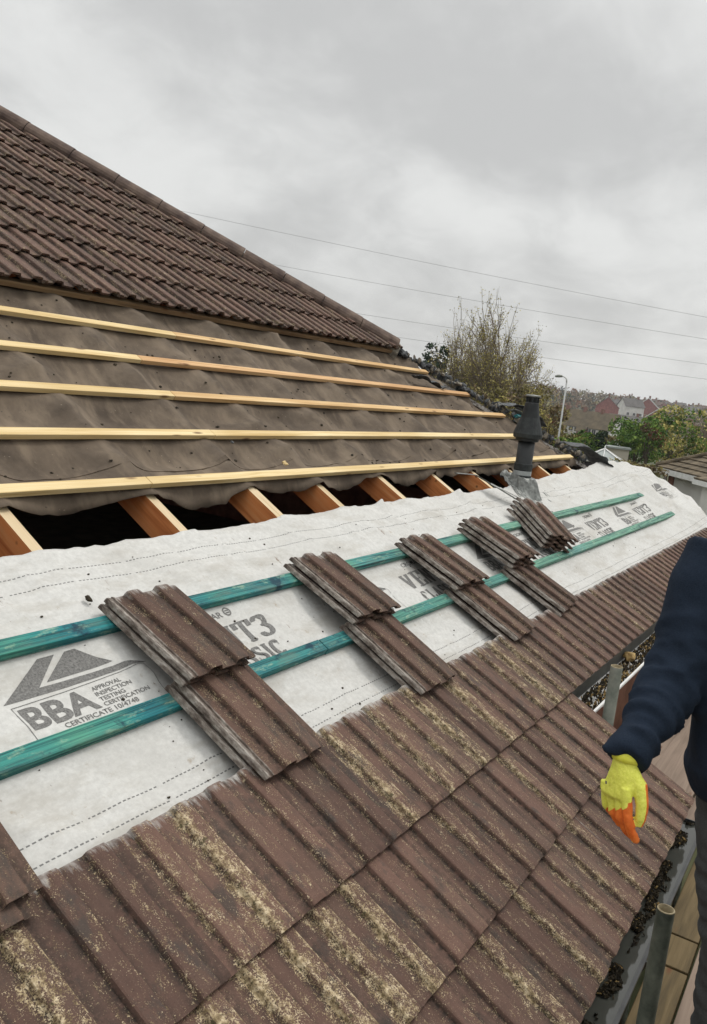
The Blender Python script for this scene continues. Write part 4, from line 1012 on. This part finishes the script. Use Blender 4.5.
def bare_tree(name, B, H, W_, label, seed, leaves=2600, leafmi=('lf_yel', 'lf_olive'), stems=4, ls=.055, depth=6, lsd=.35):
    R_ = random.Random(seed); t = thing(name, label, 'tree', B); tw = MB(); tips = []
    def grow(p, d, l, r, k):
        q = p; n = 3; pts = [p]; dd = d.copy()
        for i in range(n):
            dd = (dd + Vector((R_.gauss(0, .13), R_.gauss(0, .13), .02 + R_.gauss(0, .08)))).normalized(); q = q + dd * l / n; pts.append(q)
        tw.tube(pts, [r, r * .88, r * .76, r * .62] if r > .02 else [.011, .010, .009, .008], 6 if k < 2 else 3, cap=False, mi=0 if k < 3 else 1)
        if k >= depth: tips.extend(pts[1:]); return
        if k >= depth - 2: tips.append(pts[-1])
        m = 3 if R_.random() < .8 else 2
        for i in range(m):
            ax = Vector((R_.gauss(0, 1), R_.gauss(0, 1), R_.gauss(0, .4))).normalized(); ang = R_.uniform(.35, .95) * (1 if i else .45)
            nd = Matrix.Rotation(ang, 3, ax) @ dd; start = pts[-1] if i == 0 else pts[R_.choice((1, 2, 3))]
            grow(start, nd, l * R_.uniform(.66, .86), r * (.62 if i else .7), k + 1)
    for i in range(stems):
        a = 6.28 * i / stems + R_.random(); sp = R_.uniform(.14, .42) * (W_ / H) * 1.6
        grow(Vector((cos(a) * .12, sin(a) * .12, -.3)), Vector((cos(a) * sp, sin(a) * sp, 1)).normalized(), H * R_.uniform(.24, .32), H * .0185, 0)
    zs_ = sorted(q.z for q in tips); mz = zs_[int(len(zs_) * .985)]; ws_ = sorted(math.hypot(q.x, q.y) for q in tips); mw = ws_[int(len(ws_) * .88)]; kz = H / mz; kw = (W_ / 2) / mw
    sc_ = lambda q: Vector((q[0] * kw, q[1] * kw, q[2] * kz))
    tw.v = [tuple(sc_(Vector(q))) for q in tw.v]; tw.build('trunk', [M['bark'], M['twig']], t)
    lf = MB()
    for i in range(leaves):
        q = sc_(R_.choice(tips)); q = q + Vector((R_.gauss(0, .07), R_.gauss(0, .07), R_.gauss(0, .07))) * (H / 8)
        q = q + Vector((0, 0, 0))
        leafquad(lf, q, ls * R_.uniform(.6, 1.3), R_.choice(range(len(leafmi))))
    lf.build('crown', [M[m] for m in leafmi], t); return t
b = dp(500, 395, 44); bare_tree('bare_tree', Vector((b.x, b.y, GZ)), 8.75, 5.0, 'tall rounded half-bare tree with spreading limbs and sparse yellow leaves behind the flue', 5, 15000, ('lf_yel', 'lf_olive', 'lf_yel'), stems=6, ls=.043, depth=6)
b = dp(466, 390, 46); bare_tree('bare_tree', Vector((b.x, b.y, GZ)), 8.3, 3.4, 'narrower half-bare tree, left of the tall rounded one behind the hip', 23, 6500, ('lf_yel', 'lf_olive', 'lf_yel'), stems=4, ls=.043, depth=6)
b = dp(708, 430, 60); bare_tree('bare_tree', Vector((b.x, b.y, GZ)), 5.2, 4.6, 'bushy leafless pinkish-brown tree above the bungalow roof', 31, 600, ('lf_brn',), stems=7, ls=.05)
leafy_tree('conifer', 430, 346, 400, 30, 60, ['lf_dark'], 'dark conifer peeping over the stripped hip', 2200, .13, lumps=8)
leafy_tree('conifer', 419, 356, 400, 20, 62, ['lf_dark'], 'lower dark conifer left of the taller one', 1200, .13, lumps=6)
shr = [(445, 378, 440, 34, 40, ['lf_brn', 'lf_olive'], 'brown shrub at the foot of the slender tree'), (468, 382, 440, 36, 41, ['lf_olive', 'lf_brn'], 'olive shrub below the tall tree'),
       (495, 384, 445, 40, 42, ['lf_yel', 'lf_olive', 'lf_brn'], 'olive and brown shrub directly behind the black scrap'), (520, 378, 445, 44, 43, ['lf_yel', 'lf_olive', 'lf_olive'], 'yellowing shrub behind the flue cowl'),
       (545, 398, 445, 40, 44, ['lf_olive', 'lf_yel', 'lf_brn'], 'yellow-green shrub between flue and street lamp'), (566, 430, 450, 26, 37, ['lf_green', 'lf_olive'], 'low green bush at the foot of the street lamp')]
for px, yt, yb, wd, D, mt, lb in shr: yt += 8; leafy_tree('shrub', px, yt, yb, wd, D, mt, lb, 2300, .085, 'shrub', lumps=10, group='shrubs behind the hip')
leafy_tree('round_tree', 668, 410, 462, 62, 57, ['lf_green', 'lf_green', 'lf_yel'], 'large round green tree, the right and taller one, left of the bungalow roof', 6500, .11, lumps=16)
leafy_tree('round_tree', 633, 419, 466, 52, 52, ['lf_green', 'lf_green', 'lf_green'], 'darker round green tree, the left and lower one', 5200, .10, lumps=14)
leafy_tree('rust_bush', 648, 424, 446, 24, 51.0, ['lf_rust', 'lf_brn'], 'rust-brown bush growing between the two round green trees', 1500, .08, 'bush')
leafy_tree('green_bush', 590, 427, 452, 24, 48, ['lf_green', 'lf_dark'], 'dark green pointed bush in front of the white terrace', 2400, .09, 'bush')
leafy_tree('green_bush', 571, 434, 456, 24, 44, ['lf_green', 'lf_olive'], 'low green bush right of the street lamp', 1500, .08, 'bush')
leafy_tree('green_bush', 607, 436, 452, 22, 60, ['lf_olive', 'lf_brn'], 'low olive bush behind the flat grey roof', 1300, .09, 'bush')
leafy_tree('hedge', 632, 462, 478, 60, 33, ['lf_brn', 'lf_olive'], 'brown winter hedge below the round trees', 2600, .06, 'hedge', lumps=16)
M['lamp_grey'] = simple('lamp_grey', (.42, .43, .42, 1), (.52, .53, .52, 1), 3, .6, 0)
M['wire'] = simple('wire', (.2, .2, .2, 1), (.26, .26, .26, 1), 1, .6, 0)
# street lamp
tp = dp(567.5, 377, 38); B = Vector((tp.x, tp.y, GZ)); H = tp.z - GZ
lp = thing('street_lamp', 'slim white street lamp with small head bent to the left', 'street lamp', B)
mb = MB(); mb.tube([(0, 0, -.3), (0, 0, H * .35), (0, 0, H - .25)], [.06, .044, .034], 12); mb.build('post', M['lamp_grey'], lp, smooth=True)
dl = -rh; mb = MB(); mb.tube([Vector((0, 0, H - .25)), Vector((0, 0, H - .08)) + dl * .03, Vector((0, 0, H)) + dl * .15, Vector((0, 0, H + .01)) + dl * .28], .035, 8); mb.build('bracket', M['white'], lp, smooth=True)
mb = MB(); mb.tube([Vector((0, 0, H + .01)) + dl * .24, Vector((0, 0, H)) + dl * .4, Vector((0, 0, H - .03)) + dl * .55], [.05, .065, .04], 8); mb.build('lantern', M['galv'], lp, smooth=True)
# overhead wires between two poles outside the frame
wires = [((190, 212), (707, 315)), ((283, 264), (707, 337)), ((367, 312), (707, 362)), ((405, 335), (707, 377))]
names = ['topmost', 'second', 'third', 'lowest']
for i, ((x0, y0), (x1, y1)) in enumerate(wires):
    s = (y1 - y0) / (x1 - x0); A = dp(-60, y0 - s * (x0 + 60) - 6, 46); Bp = dp(800, y1 + s * 93 + 1, 40); mb = MB(); n = 24
    pts = [A.lerp(Bp, k / n) - Vector((0, 0, .55 * 4 * (k / n) * (1 - k / n) * .5)) for k in range(n + 1)]
    mb.tube([p - A for p in pts], 0.0075, 5, False); tag(mb.build('overhead_wire', M['wire'], None, A), f'thin overhead wire crossing the sky, {names[i]} of the four', 'wire', 'overhead wires')
    if i == 0: ends = [A.copy(), Bp.copy()]
for e_, nm in zip(ends, ('left of the picture beyond the roof', 'right of the picture')):
    mb = MB(); z0 = terrain(e_.x, e_.y); mb.tube([(0, 0, -.3), (0, 0, e_.z - z0 + .4)], [.16, .11], 12); pt = mb.build('utility_pole', M['bark'], None, (e_.x, e_.y, z0)); tag(pt, 'wooden utility pole carrying the wires, ' + nm, 'utility pole')
# houses
M['roof_brown'] = simple('roof_brown', (.07, .055, .03, 1), (.14, .105, .06, 1), .8, .9, 0)
M['roof_red'] = simple('roof_red', (.085, .055, .042, 1), (.14, .09, .07, 1), .8, .9, 0)
M['roof_grey'] = simple('roof_grey', (.075, .07, .065, 1), (.13, .12, .115, 1), .8, .9, 0)
M['brick_red'] = simple('brick_red', (.20, .06, .05, 1), (.32, .11, .09, 1), 1.5, .9, 0)
M['wall_white'] = simple('wall_white', (.6, .59, .56, 1), (.75, .74, .71, 1), .7, .9, 0)
M['wall_cream'] = simple('wall_cream', (.45, .41, .34, 1), (.56, .52, .44, 1), .7, .9, 0)
M['glass'], _t, _b = newmat('window_glass', .1, .6); _b.inputs['Base Color'].default_value = (.03, .035, .04, 1)
def house_at(name, C, rz, w_, d, h, rh_, wall, roof, label, cat='house', group=None, chim=True, cols=3, rows_=2, barge=False, gz=None):
    gz = min(ground_at(C), C.z) if gz is None else gz
    t = thing(name, label, cat, (C.x, C.y, gz), rz, group); h = h
    mb = MB(); mb.box((-w_ / 2, -d / 2, -1.5), (w_ / 2, d / 2, h)); mb.add([(-w_ / 2, -d / 2, h), (-w_ / 2, d / 2, h), (-w_ / 2, 0, h + rh_ - .1)], [(0, 1, 2)]); mb.add([(w_ / 2, -d / 2, h), (w_ / 2, d / 2, h), (w_ / 2, 0, h + rh_ - .1)], [(0, 2, 1)])
    mb.build('wall', M[wall], t)
    o = .35; mb = MB(); sl = rh_ / (d / 2)
    for s in (-1, 1):
        y0, z0 = s * (d / 2 + o), h - o * sl
        ring = [[(x, y0, z0 - .02), (x, y0, z0 + .12), (x, 0 if s < 0 else .002, h + rh_ + .1), (x, 0 if s < 0 else .002, h + rh_ - .04)] for x in (-w_ / 2 - o, w_ / 2 + o)]; mb.loft(ring)
    rf = mb.build('roof', M[roof], t)
    if barge:
        for x in (-w_ / 2 - o - .02, w_ / 2 + o + .02):
            for s in (-1, 1):
                mb = MB(); mb.loft([[(x - .04, s * (d / 2 + o), h - o * sl - .22), (x + .04, s * (d / 2 + o), h - o * sl - .22), (x + .04, s * (d / 2 + o), h - o * sl + .14), (x - .04, s * (d / 2 + o), h - o * sl + .14)],
                                    [(x - .04, s * .003, h + rh_ - .24), (x + .04, s * .003, h + rh_ - .24), (x + .04, s * .003, h + rh_ + .12), (x - .04, s * .003, h + rh_ + .12)]]); mb.build('bargeboard', M['white'], t)
    if chim:
        mb = MB(); mb.box((w_ * .28, -.4, h + rh_ * .5), (w_ * .28 + .8, .4, h + rh_ + 1.1)); c = mb.build('chimney', M['brick'], rf)
        for k in (.15, .45): mb = MB(); mb.tube([(w_ * .28 + k, 0, h + rh_ + 1.1), (w_ * .28 + k, 0, h + rh_ + 1.45)], .11, 8); mb.build('chimney_pot', M['roof_red'], rf) if False else rf
    for s in (-1, 1):
        for r in range(rows_):
            for c_ in range(cols):
                x = -w_ / 2 + w_ * (c_ + .5) / cols; z = .9 + r * 2.5
                if z + 1.2 > h: continue
                fr = MB(); fr.box((x - .62, s * (d / 2 + .03) - .03, z - .06), (x + .62, s * (d / 2 + .03) + .03, z + 1.16)); f_ = fr.build('window', M['white'], t)
                gl = MB()
                for q in (-.29, .29): gl.box((x + q - .25, s * (d / 2 + .065) - .01, z), (x + q + .25, s * (d / 2 + .065) + .01, z + 1.1))
                gl.build('pane', M['glass'], f_)
    return t
def azrot(px0, D0, px1, D1): a, b_ = dp(px0, 410, D0), dp(px1, 410, D1); return math.atan2(b_.y - a.y, b_.x - a.x)
# white terrace
rz = azrot(612, 232, 570, 240)
tl = ['leftmost house of the white terrace, behind the lamp', 'middle house of the white terrace, with red brick at its side', 'rightmost house of the white terrace, above the dark green bush']
for i, (px, D, wl) in enumerate([(574, 240, 'wall_white'), (592, 236, 'wall_white'), (610, 232, 'wall_white')]):
    C = dp(px, 410, D); house_at('terraced_house', C, rz, 5.6, 8, 5.0, 4.2, wl, 'roof_brown', tl[i], group='houses of the white terrace', cols=3)
C = dp(585, 410, 228); house_at('brick_porch', C, rz, 2.2, 2, 4.2, 1.2, 'brick_red', 'roof_brown', 'narrow red brick bay between the white terraced houses', 'house', cols=1, chim=False)
C = dp(628, 410, 300); house_at('terraced_house', C, azrot(615, 300, 640, 300), 12, 7, 4.6, 2.2, 'wall_cream', 'roof_grey', 'low cream block with a grey roof right of the white terrace', cols=4)
C = dp(648, 408, 385); house_at('gabled_house', C, azrot(640, 385, 642, 400), 12, 10, 6.6, 4.4, 'brick_red', 'roof_grey', 'red brick house with white-edged gable above the round trees', barge=True)
C = dp(657, 415, 350); house_at('gabled_house', C, azrot(640, 350, 643, 370), 10, 9, 4.5, 3.6, 'brick_red', 'roof_grey', 'nearer gable with white edge just above the taller round tree', barge=True, chim=False)
C = dp(608, 404, 350); house_at('gabled_house', C, azrot(590, 350, 592, 366), 9, 9, 7.0, 4.0, 'brick_red', 'roof_red', 'reddish gable rising behind the white terrace')
C = dp(631, 406, 370); house_at('gabled_house', C, azrot(620, 370, 640, 372), 9, 7, 7.4, 3.2, 'wall_white', 'roof_grey', 'tall white house left of the red brick gable')
random.seed(91); kinds = [('wall_white', 'roof_brown', 'tiny white house with a brown roof on the far hillside'), ('wall_cream', 'roof_grey', 'tiny cream house with a grey roof on the far hillside'), ('brick_red', 'roof_red', 'tiny brick house with a reddish roof on the far hillside'), ('wall_white', 'roof_grey', 'tiny white house with a grey roof on the far hillside')]
for i in range(24):
    px = random.uniform(608, 725); D = random.uniform(400, 590); C = dp(px, 410, D); k = random.choice(kinds); side = 'left of the far red gables' if px < 640 else 'above the taller round tree' if px < 672 else 'above the pinkish bare tree' if px < 700 else 'at the right edge of the photo'; side += ', low down' if D < 490 else ', near the skyline'
    house_at('hillside_house', C, random.uniform(0, 3.1), random.uniform(6, 8.5), 6, random.uniform(3.4, 4.6), 2.2, k[0], k[1], k[2].replace(' on the far hillside', '').replace(' with a', ',') + ', ' + side, group='houses scattered over the hillside', cols=3, gz=ground_at(C) + .2)
# woodland on the hill
RN = np.random.default_rng(3); VV, MI = [], []
for i in range(2600):
    D = random.uniform(150, 600) if i > 350 else random.uniform(95, 180); az = random.uniform(3, 52)
    if 6 < az < 17.0 and D < 560 and random.random() < .25: continue
    if D < 400 and 11 < az < 18.4: continue
    if D < 330 and az < 11: continue
    x, y = D * cos(radians(az)), D * sin(radians(az)) - 1; z = terrain(x, y); r = random.uniform(2.0, 4.0); hgt = random.uniform(4.0, 8) * (1 if D > 180 else .8); mi = random.choice((0, 0, 0, 1, 1, 2, 3)) if random.random() < .93 else 4
    n = 70 if D < 350 else 40; d = RN.normal(size=(n, 3)); d /= np.linalg.norm(d, axis=1)[:, None]; d *= RN.uniform(.35, 1, (n, 1)); c = np.array([x, y, z + hgt * .5]) + d * [r, r, hgt * .5]
    a = RN.normal(size=(n, 3)); a /= np.linalg.norm(a, axis=1)[:, None]; b = np.cross(a, RN.normal(size=(n, 3))); b /= np.linalg.norm(b, axis=1)[:, None]; s_ = RN.uniform(.3, .8, (n, 1)) * (1 if D < 350 else 1.3)
    VV.append(np.stack([c + a * s_, c + b * s_ * .7, c - a * s_, c - b * s_ * .7], 1).reshape(-1, 3)); MI += [mi] * n
VV = np.concatenate(VV); wd_ = MB(); wd_.v = VV.tolist(); wd_.f = np.arange(len(VV)).reshape(-1, 4).tolist(); wd_.mi = MI
tag(wd_.build('woodland', [M['lf_brn'], M['lf_olive'], M['twig'], M['lf_dark'], M['lf_rust']]), 'brown and olive autumn woodland covering the hill', 'woodland', kind='stuff')
# neighbour's bungalow
C = dp(656, 466.5, 36); C2 = dp(722, 483, 30.8); e_ = Vector((C2.x - C.x, C2.y - C.y, 0)).normalized(); nn = Vector((e_.y, -e_.x, 0))
if nn.dot(RT) < 0: nn = -nn
ez_ = C.z; LN, DP_ = 12.0, 8.0
bg_ = thing('bungalow', 'white walled bungalow with a mossy brown hipped roof at the right edge', 'bungalow', (C.x, C.y, GZ))
Q = lambda a, b_, z: e_ * a + nn * b_ + Vector((0, 0, z - GZ))
pit = math.tan(radians(27)); hr_ = DP_ / 2 * pit
def stepped(mb, A, B_, A1, B1, n):   # courses of tiles as a stepped slope
    up = (B_ - A).cross(A1 - A).normalized(); up = up if up.z > 0 else -up
    for i in range(n):
        t0, t1 = i / n, (i + 1) / n; p0, p1, p2, p3 = A.lerp(A1, t0), B_.lerp(B1, t0), B_.lerp(B1, t1), A.lerp(A1, t1)
        o1 = up * .07; o0 = up * .02
        mb.add([p0 + o1, p1 + o1, p2 + o0, p3 + o0, p0 - up * .03, p1 - up * .03], [(0, 1, 2, 3), (4, 5, 1, 0)])
mb = MB(); K0, K1 = Q(DP_ / 2, DP_ / 2, ez_ + hr_), Q(LN - DP_ / 2, DP_ / 2, ez_ + hr_)
cs = [Q(0, 0, ez_), Q(LN, 0, ez_), Q(LN, DP_, ez_), Q(0, DP_, ez_)]
stepped(mb, cs[0], cs[1], K0, K1, 13); stepped(mb, cs[3], cs[0], K0, K0, 13); stepped(mb, cs[1], cs[2], K1, K1, 13); stepped(mb, cs[2], cs[3], K1, K0, 13)
M['roof_moss'] = simple('mossy_roof', (.07, .055, .035, 1), (.19, .15, .10, 1), 2.2, .9, .3); mb.build('roof', M['roof_moss'], bg_)
mb = MB()
for a, b_ in ((cs[0], K0), (cs[3], K0), (cs[1], K1), (cs[2], K1), (K0, K1)): mb.tube([a + Vector((0, 0, .08)), b_ + Vector((0, 0, .08))], .10, 8)
mb.build('ridge_capping', M['roof_moss'], bg_)
mb = MB()
def wallbox(mb, a0, b0, a1, b1, z0, z1): mb.hexa([Q(a0, b0, z0), Q(a1, b0, z0), Q(a1, b1, z0), Q(a0, b1, z0), Q(a0, b0, z1), Q(a1, b0, z1), Q(a1, b1, z1), Q(a0, b1, z1)])
wallbox(mb, -.02, -.04, LN, 0.0, ez_ - .22, ez_ - .0); wallbox(mb, -.06, 0.01, -.02, DP_, ez_ - .22, ez_); mb.build('fascia', M['white'], bg_)
mb = MB(); wallbox(mb, .45, .4, .95, DP_ - .4, GZ, ez_ - .05); mb.build('wall', M['brick'], bg_)['label'] = 'brick pier at the corner'
mb = MB(); wallbox(mb, .951, .42, LN - .4, DP_ - .41, GZ, ez_ - .05); mb.build('wall', M['wall_white'], bg_)
mb = MB(); mb.tube([Q(.3, .3, ez_ - .2), Q(.3, .35, ez_ - .5), Q(.42, .36, ez_ - .7), Q(.42, .36, GZ)], .04, 8); mb.build('downpipe', M['white'], bg_)
# porch roof at the frame edge
C = dp(694, 479, 28); pz = C.z
pr = thing('garage', 'small garage with a mossy roof in front of the bungalow at the right edge', 'garage', (C.x, C.y, GZ))
Q = lambda a, b_, z: e_ * a + nn * b_ + Vector((0, 0, z - GZ))
cs = [Q(0, 0, pz), Q(4, 0, pz), Q(4, 3.2, pz), Q(0, 3.2, pz)]; K0 = Q(1.6, 1.6, pz + .75); K1 = Q(2.4, 1.6, pz + .75); mb = MB()
stepped(mb, cs[0], cs[1], K0, K1, 5); stepped(mb, cs[3], cs[0], K0, K0, 5); stepped(mb, cs[1], cs[2], K1, K1, 5); stepped(mb, cs[2], cs[3], K1, K0, 5); mb.build('roof', M['roof_moss'], pr)
mb = MB(); wallbox(mb, -.02, -.04, 4, 0, pz - .16, pz); wallbox(mb, -.06, .01, -.02, 3.2, pz - .16, pz); mb.build('fascia', M['white'], pr)
mb = MB(); wallbox(mb, .25, .2, 3.8, 3.0, GZ, pz - .02); mb.build('wall', M['wall_white'], pr)
# conservatory and flat roofed shed
C = dp(603, 461, 34); cz = C.z; cv = thing('conservatory', 'grey glazed pyramid roof with white bars and finial beyond the hip', 'conservatory', (C.x, C.y, GZ), 0.25)
hw = .85; ap = Vector((0, 0, cz - GZ + .48)); cs = [Vector((sx * hw, sy * hw, cz - GZ)) for sx, sy in ((-1, -1), (1, -1), (1, 1), (-1, 1))]
mb = MB(); mb.add(cs + [ap], [(0, 1, 4), (1, 2, 4), (2, 3, 4), (3, 0, 4)]); M['poly'] = simple('glazed_roof', (.22, .25, .24, 1), (.34, .37, .36, 1), 1.5, .3, 0, spec=.5); mb.build('roof', M['poly'], cv)
mb = MB()
for q in cs: mb.tube([q + Vector((0, 0, .02)), ap + Vector((0, 0, .02))], .028, 6)
for i in range(4): mb.tube([cs[i], cs[(i + 1) % 4]], .04, 6); mb.tube([(cs[i] + cs[(i + 1) % 4]) / 2 + Vector((0, 0, .02)), ap + Vector((0, 0, .02))], .016, 6)
mb.build('glazing_bar', M['white'], cv)
mb = MB(); mb.tube([ap, ap + Vector((0, 0, .08)), ap + Vector((0, 0, .16))], [.03, .035, .01], 8); mb.build('finial', M['white'], cv)
mb = MB(); mb.box((-hw + .03, -hw + .03, 0), (hw - .03, hw - .03, .9)); mb.build('wall', M['brick'], cv)
mb = MB(); mb.box((-hw + .05, -hw + .05, .9), (hw - .05, hw - .05, cz - GZ - .02)); mb.build('window', M['glass'], cv)
C = dp(613, 446, 50); sh = thing('shed', 'flat pale roofed shed behind the conservatory', 'shed', (C.x, C.y, GZ), 0.3)
mb = MB(); mb.box((-.75, -.9, 0), (.75, .9, C.z - GZ - .1)); mb.build('wall', M['wall_cream'], sh); mb = MB(); mb.box((-.85, -1, C.z - GZ - .1), (.85, 1, C.z - GZ)); mb.build('roof', M['poly'], sh)

# damp November air
mb = MB(); mb.box((-1250, -1250, -45), (1250, 1250, 14)); hz_m = bpy.data.materials.new('haze'); hz_m.use_nodes = True; t = hz_m.node_tree; t.nodes.clear()
o_ = t.nodes.new('ShaderNodeOutputMaterial'); pv = t.nodes.new('ShaderNodeVolumePrincipled'); pv.inputs['Density'].default_value = .0004; pv.inputs['Color'].default_value = (.9, .92, .95, 1); pv.inputs['Anisotropy'].default_value = .2
t.links.new(pv.outputs[0], o_.inputs['Volume']); tag(mb.build('haze', hz_m), kind='stuff', label='thin grey haze over the far hill', cat='haze')
for q in bpy.data.scenes:
    if q.name.startswith('scratch'): bpy.data.scenes.remove(q)
